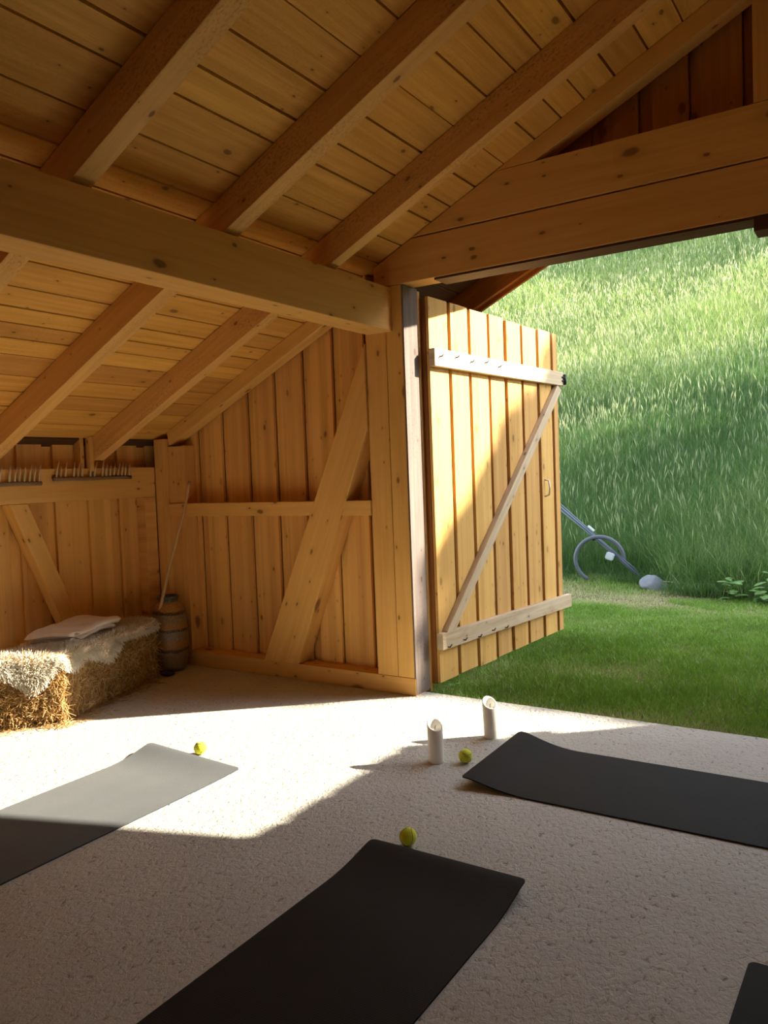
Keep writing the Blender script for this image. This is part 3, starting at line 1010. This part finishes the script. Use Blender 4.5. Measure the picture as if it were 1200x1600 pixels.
for i in range(nu):
    for j in range(nv):
        bm.faces.new((vv[i][j], vv[i + 1][j], vv[i + 1][j + 1], vv[i][j + 1]))
o = bm_obj('hide', bm, M['hide'], None)
sm = o.modifiers.new('thick', 'SOLIDIFY'); sm.thickness = .008; sm.offset = 0
o.parent = skin; o.matrix_parent_inverse = Matrix.Translation(-skin.location)
n = 17000
gi, gj = rng.uniform(0, nu - .01, n), rng.uniform(0, nv - .01, n)
P0 = np.array([[list(grid[i][j][0]) for j in range(nv + 1)] for i in range(nu + 1)])
I, J = gi.astype(int), gj.astype(int); fi, fj = (gi - I)[:, None], (gj - J)[:, None]
base = (P0[I, J] * (1 - fi) + P0[I + 1, J] * fi) * (1 - fj) + (P0[I, J + 1] * (1 - fi) + P0[I + 1, J + 1] * fi) * fj
du, dv = P0[I + 1, J] - P0[I, J], P0[I, J + 1] - P0[I, J]
nn = np.cross(du, dv); nn /= np.linalg.norm(nn, axis=1, keepdims=True) + 1e-9
flow = np.array([[mnoise.noise(Vector((b_[0] * 8, b_[1] * 8, k * 9.7))) for k in range(3)] for b_ in base])
hang = -dv / (np.linalg.norm(dv, axis=1, keepdims=True) + 1e-9)
edgef = np.clip((.16 - gj / nv) / .16, 0, 1)[:, None]
endf = np.clip((9 - gi) / 9, 0, 1)[:, None]
dirn = nn * .62 + flow * 1.0 + hang * (.3 + 1.0 * edgef) + rng.normal(0, .22, (n, 3)) + np.array([[0, 0, -1.0]]) * endf * .8
dirn /= np.linalg.norm(dirn, axis=1, keepdims=True)
tip = base + dirn * rng.uniform(.026, .052, n)[:, None]
tint = np.clip(.62 + flow[:, 0] * .5 + rng.normal(0, .18, n) + .25 * edgef[:, 0] - .25 * np.clip(gj / nv - .55, 0, 1) * 2, 0, 1)
V, Q, T, A = strands(base, tip, rng.uniform(.0013, .0026, n), tint, .12)
o = np_mesh('fleece', V, Q, T, M['fleece'], None, {'tint': A})
o.parent = skin; o.matrix_parent_inverse = Matrix.Translation(-skin.location); o['kind'] = 'stuff'

# ------------------------------------------------------------------ folded blanket
blk = empty('folded_blanket', bw(.42, .2, BH + .04), 0)
tag(blk, 'folded beige blanket lying on the sheepskin', 'blanket')
def layer(u0, u1, v0, v1, z0, th, seed, name='fold'):
    bm = bmesh.new()
    nu, nv = 46, 30
    def P(i, j, top):
        a, c = i / nu, j / nv
        u, v = u0 + (u1 - u0) * a, v0 + (v1 - v0) * c
        ed = min(a, 1 - a, c, 1 - c)
        puff = min(1, ed / .10) ** .5
        wob = mnoise.noise(Vector((u * 7, v * 7, seed))) * .016 + mnoise.noise(Vector((u * 18, v * 6, seed + 4))) * .008
        # corners pulled round
        cu = .5 - abs(a - .5); cv = .5 - abs(c - .5)
        if cu < .12 and cv < .12:
            k = 1 - .3 * (1 - cu / .12) * (1 - cv / .12)
            u = (u0 + u1) / 2 + (u - (u0 + u1) / 2) * k; v = (v0 + v1) / 2 + (v - (v0 + v1) / 2) * k
        u += .012 * mnoise.noise(Vector((c * 4, seed, 0))); v += .014 * mnoise.noise(Vector((a * 4, seed, 3)))
        z = z0 + th / 2 + (th / 2 * puff if top else -th / 2 * puff) + (wob if top else wob * .4) + .028 * math.exp(-((a - .62) / .25) ** 2) * (1 if top else .75)
        return bw(u, v, z)
    T_ = [[bm.verts.new(P(i, j, True)) for j in range(nv + 1)] for i in range(nu + 1)]
    B_ = [[bm.verts.new(P(i, j, False)) for j in range(nv + 1)] for i in range(nu + 1)]
    for i in range(nu):
        for j in range(nv):
            bm.faces.new((T_[i][j], T_[i + 1][j], T_[i + 1][j + 1], T_[i][j + 1]))
            bm.faces.new((B_[i][j], B_[i][j + 1], B_[i + 1][j + 1], B_[i + 1][j]))
    for i in range(nu):
        bm.faces.new((T_[i][0], B_[i][0], B_[i + 1][0], T_[i + 1][0])); bm.faces.new((T_[i][nv], T_[i + 1][nv], B_[i + 1][nv], B_[i][nv]))
    for j in range(nv):
        bm.faces.new((T_[0][j], T_[0][j + 1], B_[0][j + 1], B_[0][j])); bm.faces.new((T_[nu][j], B_[nu][j], B_[nu][j + 1], T_[nu][j + 1]))
    o = bm_obj(name, bm, M['cloth'], None)
    o.parent = blk; o.matrix_parent_inverse = Matrix.Translation(-blk.location)
    s_ = o.modifiers.new('sub', 'SUBSURF'); s_.levels = 1; s_.render_levels = 1
    return o
layer(.23, .70, .05, .335, BH + .045, .034, 1.0)
layer(.20, .74, .03, .345, BH + .078, .040, 5.0)

# ------------------------------------------------------------------ floor vase
bm = bmesh.new()
lathe(bm, [(0, .004), (.10, .0), (.118, .008), (.135, .05), (.148, .12), (.152, .2), (.15, .3), (.143, .38), (.128, .445), (.108, .482), (.082, .502), (.074, .512), (.076, .525), (.086, .540), (.088, .552), (.083, .560), (.074, .556), (.066, .54), (.064, .51), (.09, .47), (.12, .40), (.13, .2), (.1, .03), (0, .02)], 56)
vase = bm_obj('floor_vase', bm, M['glaze'])
vase.location = (-4.555, 4.005, 0.001)
vase.scale = (.93, .93, 1)
tag(vase, 'tall stoneware floor vase with wavy ochre and grey bands', 'vase')
# dark shoe-like thing by the vase
bm = bmesh.new(); bmesh.ops.create_uvsphere(bm, u_segments=28, v_segments=16, radius=1)
for v in bm.verts:
    x, y, z = v.co
    v.co = Vector((x * .055, y * .034 * (1 + .25 * x), max(0, (z * .5 + .5)) ** .8 * .042 * (1 - .35 * x)))
shoe = bm_obj('rubber_foot', bm, M['black'])
shoe.name = 'door_wedge'
shoe.location = (-4.415, 3.845, .001); shoe.rotation_euler = (0, 0, .9)
tag(shoe, 'small black rounded rubber wedge on the floor before the vase', 'wedge')

# ------------------------------------------------------------------ leaning stick
bm = bmesh.new()
a, c = Vector((-4.405, 4.14, 1.405)), Vector((-4.62, 3.80, .008))
pts = []
for i in range(26):
    t = i / 25
    p = a.lerp(c, t) + Vector((mnoise.noise(Vector((t * 3, 0, 0))) * .012 + .012 * math.sin(t * 3.1), mnoise.noise(Vector((t * 3, 5, 0))) * .01, 0))
    pts.append(p)
tube(bm, pts, [.011 + .003 * i / 25 + .001 * math.sin(i * 2.3) for i in range(26)], 10)
stk = bm_obj('walking_stick', bm, M['stick'])
tag(stk, 'long peeled wooden stick leaning in the corner behind the vase rim', 'stick')
stk['label'] = 'long thin peeled stick leaning in the corner by the vase'

# ------------------------------------------------------------------ wooden rakes on the plate
def rake(y0, y1, zb, n, lab, missing=(), seed=1):
    root = empty('hay_rake', (XF + .03, (y0 + y1) / 2, zb))
    tag(root, lab, 'rake', 'wooden rakes')
    def put(o):
        o.parent = root; o.matrix_parent_inverse = Matrix.Translation(-root.location)
    bm = bmesh.new()
    tube(bm, [(XF + .018, y0 + (y1 - y0) * i / 10, zb + .002 * math.sin(i)) for i in range(11)], .0145, 8)
    put(bm_obj('head_bar', bm, M['rakebar'], None))
    rs = random.Random(seed)
    for k in range(n):
        if k in missing: continue
        y = y0 + .02 + (y1 - y0 - .04) * k / (n - 1)
        h = rs.uniform(.085, .125)
        bm = bmesh.new()
        sx = rs.uniform(.012, .03)
        tube(bm, [(XF + .018, y, zb - .005), (XF + .020, y + sx * .45, zb + h * .55), (XF + .022, y + sx, zb + h)], [.0068, .0062, .004], 7)
        put(bm_obj('tine', bm, M['tine'], None))
    bm = bmesh.new()
    ym = (y0 + y1) / 2
    tube(bm, [(XF + .012, ym, zb + .006), (XF - .02, ym + .006, zb + .12)], [.011, .011], 8)
    put(bm_obj('handle_stub', bm, M['rakebar'], None))
rake(3.252, 3.896, 1.452, 19, 'wooden hay rake on the plate beam, close to the corner post', (3, 7, 10), 2)
rake(2.46, 3.16, 1.428, 20, 'wooden hay rake on the plate beam cut off by the left picture edge', (12,), 4)

# ------------------------------------------------------------------ outside ground
HY, HS = 8.9, .5
def gz(x, y):
    """ground height outside"""
    x = np.asarray(x, float); y = np.asarray(y, float)
    z = -.035 + .012 * np.sin(x * 1.3 + y * .7) - .0 * y
    h = np.clip(y - HY - .25 * np.sin(x * .8 + .4) , 0, None)
    z = z + HS * h * h / (h + 1.2)
    z = z + .09 * np.sin(x * .55 + y * .31) * np.clip(h / 4, 0, 1) + .05 * np.sin(x * 1.7 - y * .9) * np.clip(h / 4, 0, 1)
    return z
def terrain(name, x0, x1, y0, y1, nx, ny, m):
    xs, ys = np.linspace(x0, x1, nx), np.linspace(y0, y1, ny)
    X, Y = np.meshgrid(xs, ys)
    V = np.stack([X, Y, gz(X, Y)], 2).reshape(-1, 3)
    i = np.arange(ny - 1)[:, None] * nx + np.arange(nx - 1)[None, :]
    q = np.stack([i, i + 1, i + nx + 1, i + nx], 2).reshape(-1, 4)
    return np_mesh(name, V, q, np.zeros((0, 3), int), m, smooth=True)
struct(terrain('lawn', -9, 14, 4.30, 9.4, 120, 60, M['soil']), 'short mown lawn between the barn and the meadow')
struct(terrain('hill', -45, 60, 9.4, 75, 160, 120, M['hill']), 'steep meadow hillside behind the lawn')

def sector(n, y0, y1, xa0, xa1, power=1.0):
    """points between two rays from the room, y0..y1"""
    y = y0 + (y1 - y0) * rng.uniform(0, 1, n) ** power
    t = rng.uniform(0, 1, n)
    x = (xa0 + (xa1 - xa0) * t) * y
    return x, y
def fbm(x, y, s, seed=0.0):
    k = np.zeros(len(x)); amp = 1.0; r = np.random.default_rng(int(seed * 100) + 5)
    for o in range(5):
        for _ in range(3):
            th = r.uniform(0, 2 * np.pi); ph = r.uniform(0, 2 * np.pi)
            k += amp * np.sin((x * np.cos(th) + y * np.sin(th)) * s * (1.9 ** o) * r.uniform(.7, 1.3) + ph) / 3
        amp *= .6
    return k

# lawn blades
n = 230000
x = rng.uniform(-3.6, 1.3, n); y = 4.30 + 5.0 * rng.uniform(0, 1, n) ** 1.25
worn = fbm(x, y, 1.6, 1.0)
pale = np.exp(-((y - 8.50 + .2 * np.sin(x * 2)) / .48) ** 2) * (x < -1.7 + .3 * np.sin(y * 5))   # trodden dry patch before the stone
strip = np.exp(-((y - 5.25 - .12 * (x + 2)) / .22) ** 2) * (worn > -.3) * .6
edge = np.exp(-((y - 4.30) / .16) ** 2)
keep = rng.uniform(0, 1, n) > np.clip(.55 * pale + .35 * strip + .45 * edge + .25 * (worn > .6), 0, .9)
x, y, worn, pale, strip, edge = (q[keep] for q in (x, y, worn, pale, strip, edge))
n = len(x)
h = rng.uniform(.025, .058, n) * (1 + .35 * worn) * (1 - .45 * pale - .25 * strip)
h = np.clip(h * (1 + .3 * fbm(x, y, 6.0, 7.0)), .012, .1)
patch = fbm(x, y, 5.0, 4.0)
tint = np.clip(rng.normal(.40, .17, n) - .14 * worn - .16 * patch + .8 * pale + .36 * strip + .34 * edge, 0, 1)
V, Q, T, A = blades(np.stack([x, y, gz(x, y) - .004], 1), h, rng.uniform(.0028, .0055, n) * (1 + .12 * (y - 4.3)), rng.uniform(.1, .8, n), .6, tint)
tag(np_mesh('mown_grass', V, Q, T, M['lawn'], None, {'tint': A}), 'short green lawn grass with a dry trodden patch', 'grass', None, 'stuff')

# meadow
parts = []
for n, y0, y1, hh, ww, pw in ((115000, 8.78, 13.2, .42, .0052, 1.15), (120000, 13, 20, .40, .0085, 1.0), (150000, 20, 40, .42, .016, .9)):
    x, y = sector(n, y0, y1, -.52, .16, pw)
    ok_ = (y > 9.08) | (x > -2.05 + .12 * np.sin(y * 40))
    x, y = x[ok_], y[ok_]; n = len(x)
    g = fbm(x, y, .8, 2.0)
    h = hh * rng.uniform(.55, 1.25, n) * (1 + .22 * g)
    front = np.clip((y - 8.72 - .35 * (x < -2.2)) / .35, .45, 1)
    dirt = np.exp(-((x + 3.1) / .55) ** 2) * np.exp(-((y - 9.1) / .35) ** 2)
    tint = np.clip(rng.normal(.38, .18, n) + .16 * g + .36 * np.clip((y - 13.5) / 3.5, 0, 1), 0, 1)  # sunlight painted in: blades turn brighter up the lit slope
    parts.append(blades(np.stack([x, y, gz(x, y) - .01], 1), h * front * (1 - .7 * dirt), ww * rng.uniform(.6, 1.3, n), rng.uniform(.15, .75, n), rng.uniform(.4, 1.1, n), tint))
off = 0; VV, QQ, TT, AA = [], [], [], []
for V, Q, T, A in parts:
    VV.append(V); QQ.append(Q + off); TT.append(T + off); AA.append(A); off += len(V)
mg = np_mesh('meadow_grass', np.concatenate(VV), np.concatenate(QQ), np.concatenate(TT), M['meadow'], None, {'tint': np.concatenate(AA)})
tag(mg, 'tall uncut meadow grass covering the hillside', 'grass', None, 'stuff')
# seed heads: a thin stalk with a spindle on top
def stalks(x, y, h, w):
    n = len(x)
    a = rng.uniform(0, 2 * np.pi, n); dx, dy = np.cos(a) * w, np.sin(a) * w
    b = rng.uniform(0, 2 * np.pi, n); ln = rng.uniform(.03, .22, n); lx, ly = np.cos(b) * ln * h, np.sin(b) * ln * h
    z = gz(x, y)
    V = np.zeros((n, 8, 3))
    V[:, 0] = np.stack([x - dx * .12, y - dy * .12, z], 1); V[:, 1] = np.stack([x + dx * .12, y + dy * .12, z], 1)
    V[:, 2] = np.stack([x + lx * .6 + dx * .12, y + ly * .6 + dy * .12, z + h * .8], 1); V[:, 3] = np.stack([x + lx * .6 - dx * .12, y + ly * .6 - dy * .12, z + h * .8], 1)
    V[:, 4] = np.stack([x + lx * .62, y + ly * .62, z + h * .78], 1)
    V[:, 5] = np.stack([x + lx * .8 + dx, y + ly * .8 + dy, z + h * .90], 1)
    V[:, 6] = np.stack([x + lx * 1.1, y + ly * 1.1, z + h * 1.02], 1)
    V[:, 7] = np.stack([x + lx * .8 - dx, y + ly * .8 - dy, z + h * .88], 1)
    base = np.arange(n)[:, None] * 8
    return V.reshape(-1, 3), np.concatenate([base + np.array([[0, 1, 2, 3]]), base + np.array([[4, 5, 6, 7]])])
VV, QQ, AA, off = [], [], [], 0
for n, y0, y1, hh, ww in ((4500, 9.3, 13.2, .58, .0045), (16000, 13, 20, .56, .0065), (24000, 20, 40, .56, .011)):
    x, y = sector(n, y0, y1, -.52, .16)
    g = fbm(x, y, .8, 3.0); k = rng.uniform(0, 1, n) < .6 + .3 * g
    x, y, g = x[k], y[k], g[k]; m_ = len(x)
    V, Q = stalks(x, y, hh * rng.uniform(.75, 1.15, m_), ww * rng.uniform(.6, 1.2, m_))
    VV.append(V); QQ.append(Q + off); AA.append(np.repeat(np.clip(rng.normal(.16, .16, m_) + .5 * np.clip((y - 13.5) / 3.5, 0, 1), 0, 1), 8)); off += len(V)  # seed heads on the lit slope coloured paler for sun, near ones dimmer
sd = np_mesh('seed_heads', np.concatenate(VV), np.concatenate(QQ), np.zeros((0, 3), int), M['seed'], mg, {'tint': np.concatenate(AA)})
sd['kind'] = 'stuff'

# broad leaved weeds along the foot of the meadow
def leaf_plant(name, x, y, n, size, label, tall=1.7):
    bm = bmesh.new()
    rs = random.Random(int(x * 100))
    lay = []
    for k in range(n):
        a = rs.uniform(0, 2 * math.pi); el = rs.uniform(.15, .9); L = size * rs.uniform(.6, 1.1)
        hgt = rs.uniform(0.02, .75) * size * tall
        o_ = Vector((x + math.cos(a) * .03, y + math.sin(a) * .03, float(gz(x, y)) + hgt * .6))
        d = Vector((math.cos(a), math.sin(a), el)).normalized(); sd_ = Vector((-math.sin(a), math.cos(a), 0)); up = sd_.cross(d)
        rows = []
        for i in range(6):
            t = i / 5
            w = L * .30 * math.sin(math.pi * min(1, t * .92 + .06)) ** .8
            c = o_ + d * L * t - Vector((0, 0, 1)) * L * .45 * t * t
            rows.append([bm.verts.new(c - sd_ * w + up * w * .25), bm.verts.new(c), bm.verts.new(c + sd_ * w + up * w * .25)])
        for i in range(5):
            for j in range(2): bm.faces.new((rows[i][j], rows[i][j + 1], rows[i + 1][j + 1], rows[i + 1][j]))
    o = bm_obj(name, bm, M['leafy'])
    at = o.data.attributes.new('tint', 'FLOAT', 'POINT')
    at.data.foreach_set('value', [rs.uniform(.2, .9) for _ in o.data.vertices])
    return tag(o, label, 'weed')
leaf_plant('broadleaf_weed', -1.40, 8.72, 22, .15, 'broad leaved weed at the foot of the tall grass, right of the stone', 3.6)
leaf_plant('broadleaf_weed', -1.06, 8.66, 26, .18, 'broad leaved weed at the right picture edge under the tall grass', 4.2)
leaf_plant('broadleaf_weed', -2.42, 4.46, 12, .07, 'small weed on the grass under the hinge side of the door')

# ------------------------------------------------------------------ stone, pole bundle, hose
bm = bmesh.new(); bmesh.ops.create_icosphere(bm, subdivisions=4, radius=1)
for v in bm.verts:
    p = v.co.copy()
    d = 1 + .22 * mnoise.noise(p * 1.3 + Vector((3, 1, 2))) + .08 * mnoise.noise(p * 3.4)
    q = Vector((p.x * .145, p.y * .11, p.z * .115)) * d
    for nrm, dist in ((Vector((-.5, -.6, .6)).normalized(), .085), (Vector((.3, -.8, .35)).normalized(), .085), (Vector((.55, .0, .8)).normalized(), .092)):
        e = q.dot(nrm) - dist
        if e > 0: q -= nrm * e * .85
    v.co = q
st = bm_obj('field_stone', bm, M['stone'])
st.location = (-2.27, 9.0, .055); st.rotation_euler = (.1, .05, .3)
tag(st, 'blue grey boulder at the edge of the lawn below the meadow', 'stone')

# bundle of fence poles lying in the grass
pb = empty('fence_pole_bundle', (-2.9, 9.25, .3))
tag(pb, 'bundle of grey metal poles slanting out of the meadow grass beside the door', 'pole bundle')
def putp(o, root):
    o.parent = root; o.matrix_parent_inverse = Matrix.Translation(-root.location); return o
A_, B_ = Vector((-4.14, 9.57, 1.4025)), Vector((-2.40, 9.12, .09))
ax = (B_ - A_).normalized(); s1 = ax.cross(Vector((0, 0, 1))).normalized(); s2 = s1.cross(ax)
rs = random.Random(3)
for k in range(6):
    o1 = s1 * rs.uniform(-.022, .022) + s2 * (-.03 + .012 * k); o2 = s1 * rs.uniform(-.02, .02) + s2 * (-.026 + .0105 * k)
    bm = bmesh.new(); tube(bm, [A_ + o1 * 1.6, A_.lerp(B_, .65) + o1 * .55, B_ + o2 - ax * rs.uniform(0, .18)], .0085, 8)
    putp(bm_obj('pole', bm, M['rod'], None), pb)
bm = bmesh.new(); c0 = A_.lerp(B_, .647)
tube(bm, [c0 + (s1 * math.cos(t) * .034 + s2 * math.sin(t) * .040) for t in np.linspace(0, 2 * math.pi, 18)[:-1]], .011, 8, closed=True)
putp(bm_obj('strap', bm, M['black'], None), pb)
bm = bmesh.new(); bmesh.ops.create_cube(bm, size=1)
for v in bm.verts: v.co = A_.lerp(B_, .60) + s2 * .055 + ax * v.co.x * .10 + s1 * v.co.y * .02 + s2 * v.co.z * .02
putp(bm_obj('pale_clip', bm, M['greyplastic'], None, False), pb)
# bent hose
bm = bmesh.new()
cx, cz, R = -2.93, .30, .275
pts = []
for t in np.linspace(rad(-118), rad(-365), 40):
    pts.append(Vector((cx + R * math.cos(t) * 1.0, 9.16 + .05 * math.cos(t), cz + R * math.sin(t) * .98)))
tube(bm, pts, .024, 12)
hs = bm_obj('bent_hose', bm, M['hose'])
tag(hs, 'thick blue grey hose bent into a ring, half hidden behind the poles', 'hose')
bm = bmesh.new(); bmesh.ops.create_cube(bm, size=1)
bmesh.ops.bevel(bm, geom=bm.edges[:], offset=.12, segments=2, affect='EDGES')
for v in bm.verts: v.co = Vector((v.co.x * .095, v.co.y * .05, v.co.z * .085))
bx_ = bm_obj('junction_box', bm, M['greyplastic'], None, False)
bx_.location = (-2.80, 9.14, .345); bx_.rotation_euler = (0, .35, .2)
tag(bx_, 'small pale grey box clipped on the poles inside the hose ring', 'box')
bm = bmesh.new(); tube(bm, [(-2.16, 8.98, .10), (-1.9, 8.97, .085), (-1.6, 8.98, .09)], .0025, 6)
tag(bm_obj('fence_wire', bm, M['twine']), 'thin pale wire running right from the stone', 'wire')

# ------------------------------------------------------------------ sun and the trees that shade the place
AZ, EL = rad(40.5), rad(27.5)
TE = math.tan(EL)
SD = Vector((math.cos(AZ), math.sin(AZ), 0)); SN = Vector((-SD.y, SD.x, 0))
def shade_tree(s, blobs, label, foot=None, spine=None):
    """tree whose crown lobes sit at (p across the sun, z measured down the ray to s=1, radius)"""
    cx = [SD * s + SN * p for p, z, r in blobs]
    c = sum(cx, Vector()) / len(cx)
    if foot is not None: c = SD * s + SN * foot[0]
    root = empty('shade_tree', (c.x, c.y, float(gz(c.x, c.y))))
    tag(root, label, 'tree', 'trees on the slope to the right, outside the frame')
    bm = bmesh.new()
    zt = min(z + (s - 1) * TE for p, z, r in blobs)
    if foot is not None: zt = foot[1] + (s - 1) * TE
    g0 = float(gz(c.x, c.y)) - .2
    if spine:
        sp = [SD * s + SN * p + Vector((0, 0, z + (s - 1) * TE)) for p, z in spine]
        tube(bm, [Vector((sp[0].x, sp[0].y, g0))] + sp, [.13] + [.12 - .05 * i / len(sp) for i in range(len(sp))], 10)
    else:
        tube(bm, [(c.x, c.y, g0), (c.x + .1, c.y, (g0 + zt) / 2), (c.x, c.y, max(zt, g0 + .6))], [.24, .19, .1], 10)
    for q, (p, z, r) in zip(cx, [] if spine else blobs):
        zz = z + (s - 1) * TE
        tube(bm, [(c.x, c.y, max(zt - .3, g0 + .5)), ((c.x + q.x) / 2, (c.y + q.y) / 2, (zt + zz) / 2 - .1), (q.x, q.y, zz)], [.10, .07, .03], 7)
    t_ = bm_obj('trunk', bm, M['bark'], None); putp(t_, root)
    VV, QQ, AA, off = [], [], [], 0
    for q, (p, z, r) in zip(cx, blobs):
        zz = z + (s - 1) * TE
        m_ = int(420 * max(.3, r) ** 2 * 4)
        d = rng.normal(0, 1, (m_, 3)); d /= np.linalg.norm(d, axis=1, keepdims=True)
        P = np.array([q.x, q.y, zz]) + d * r * (rng.uniform(.0, 1, (m_, 1)) ** .45) * np.array([1, 1, 1.0])
        a = rng.normal(0, 1, (m_, 3)); a /= np.linalg.norm(a, axis=1, keepdims=True)
        b_ = np.cross(a, rng.normal(0, 1, (m_, 3))); b_ /= np.linalg.norm(b_, axis=1, keepdims=True)
        sz = rng.uniform(.6, 1.1, (m_, 1)) * min(.2, max(.05, r * .38))
        V = np.stack([P - a * sz, P + b_ * sz * .6, P + a * sz, P - b_ * sz * .6], 1).reshape(-1, 3)
        VV.append(V); QQ.append(np.arange(m_)[:, None] * 4 + np.arange(4)[None] + off); off += len(V)
        AA.append(np.repeat(rng.uniform(0, 1, m_), 4))
    f_ = np_mesh('foliage', np.concatenate(VV), np.concatenate(QQ), np.zeros((0, 3), int), M['treeleaf'], None, {'tint': np.concatenate(AA)})
    f_['kind'] = 'stuff'; putp(f_, root)
    return root
def under(curve, rmax, depth):
    """lobes filling the area below a silhouette curve [(p,z)...] down to depth"""
    out = []
    for (p0, z0), (p1, z1) in zip(curve[:-1], curve[1:]):
        L = math.hypot(p1 - p0, z1 - z0); k = max(1, int(L / .22))
        nx, nz = (z1 - z0) / L, -(p1 - p0) / L     # normal towards the shaded side (right/below)
        for i in range(k):
            t = (i + .5) / k
            for r in (.32,):
                out.append((p0 + (p1 - p0) * t + nx * r, z0 + (z1 - z0) * t + nz * r, r))
    return out
LABT = 'broad leafy tree on the slope outside the frame, shading the lawn'
sil = [(3.6, -.75), (4.0, -.45), (4.8, .0), (4.97, .44), (5.17, .77), (5.42, 1.16), (5.54, 1.33), (5.77, 1.46), (6.1, 1.52), (6.4, 1.9), (6.9, 2.4)]
shade_tree(17.0, under(sil, .3, 1) , LABT)
shade_tree(17.6, [(5.6, .35, .75), (5.4, -.6, .8), (4.6, -1.2, .8), (3.6, -1.7, .8), (6.4, .6, .8), (6.4, -.9, .95), (7.2, 1.2, 1.0)], LABT)
shade_tree(18.0, [(7.6, -.4, 1.1), (8.6, 1.2, 1.4), (8.4, -1.6, 1.3), (9.6, -.4, 1.4), (10.2, 1.6, 1.5), (9.9, -2.3, 1.3), (6.6, -2.3, 1.2), (5.0, -2.6, 1.1)], LABT)
shade_tree(18.6, [(10.7, -.8, .65), (11.0, .5, .8), (12.2, 1.6, 1.1), (11.2, 2.6, 1.4), (10.6, -1.9, .8), (13.4, 2.9, 1.3)], LABT)
edge2 = [(11.15, -1.9), (11.6, -1.09), (11.9, -.52), (12.74, -.06), (13.6, .75), (14.6, 1.9)]
def inner(c_, off, step):
    out = []
    for a, e in zip(c_[:-1], c_[1:]):
        L = math.hypot(e[0] - a[0], e[1] - a[1]); k = max(1, int(L / step))
        for i in range(k):
            t = (i + .5) / k
            out.append((a[0] + (e[0] - a[0]) * t - (e[1] - a[1]) / L * off, a[1] + (e[1] - a[1]) * t + (e[0] - a[0]) / L * off))
    return out
shade_tree(13.4, [(p, z, .22) for p, z in inner(edge2, .52, .2)] + [(p, z, .3) for p, z in inner(edge2, .9, .3)], LABT, (10.6, -1.2))
band = [(11.7, -1.35), (12.33, -.89), (13.55, -.13), (14.65, .47), (15.9, 1.15)]
shade_tree(12.6, [(p, z, .17) for p, z in inner(band, 0, .11)], 'slender leaning tree on the slope outside the frame', (11.0, -2.0), [(11.0, -2.0)] + band)
top = [(17.6, -.2), (19.1, .68), (21.9, 2.16), (24.85, 3.86), (27, 5.0)]
shade_tree(27.0, [(a[0] + (c_[0] - a[0]) * t + .35, a[1] + (c_[1] - a[1]) * t - .45, .55) for a, c_ in zip(top[:-1], top[1:]) for t in np.arange(0, 1, .2)] + [(20.5, .2, 1.0), (22.5, 1.2, 1.1), (24.5, 2.2, 1.2), (26.5, 3.2, 1.2)], 'wood edge tree high on the slope outside the frame')

sun = bpy.data.lights.new('sun', 'SUN'); sun.energy = 11.0; sun.angle = rad(.53); sun.color = (1.0, .89, .70)
so = bpy.data.objects.new('sun', sun); COL.objects.link(so)
sv = Vector((math.cos(EL) * SD.x, math.cos(EL) * SD.y, math.sin(EL)))
so.rotation_euler = sv.to_track_quat('Z', 'Y').to_euler()
so.location = sv * 30

w = bpy.data.worlds.new('sky'); SC.world = w; w.use_nodes = True
nt = w.node_tree; nt.nodes.clear()
sky = nt.nodes.new('ShaderNodeTexSky'); sky.sky_type = 'NISHITA'; sky.sun_disc = False
sky.sun_elevation = EL; sky.sun_rotation = math.pi / 2 - AZ; sky.altitude = 900; sky.air_density = 1; sky.dust_density = 1.5
hs_ = nt.nodes.new('ShaderNodeHueSaturation'); hs_.inputs['Saturation'].default_value = .45
bg = nt.nodes.new('ShaderNodeBackground'); bg.inputs[1].default_value = .51
wo = nt.nodes.new('ShaderNodeOutputWorld')
nt.links.new(sky.outputs[0], hs_.inputs['Color']); nt.links.new(hs_.outputs[0], bg.inputs[0]); nt.links.new(bg.outputs[0], wo.inputs[0])

# ------------------------------------------------------------------ camera
cam = bpy.data.cameras.new('camera'); co_ = bpy.data.objects.new('camera', cam); COL.objects.link(co_)
R_ = ((0.839084, 0.005352, 0.543976), (0.542732, 0.06005, -0.837757), (-0.037149, 0.998181, 0.047482))
mat = Matrix(R_).to_4x4(); mat.translation = (0, 0, 1.40)
co_.matrix_world = mat
cam.sensor_fit = 'VERTICAL'; cam.sensor_height = 36; cam.sensor_width = 27
cam.lens = 36 * 1228.76 / 1600
cam.clip_start = .02; cam.clip_end = 300
SC.camera = co_
SC.view_settings.view_transform = 'Standard'; SC.view_settings.look = 'None'
SC.view_settings.gamma = 1; SC.view_settings.use_curve_mapping = False
SC.view_settings.exposure = 1.14
SC.cycles.max_bounces = 10; SC.cycles.diffuse_bounces = 6; SC.cycles.transmission_bounces = 6
SC.cycles.use_denoising = True
SC.cycles.sample_clamp_indirect = 6
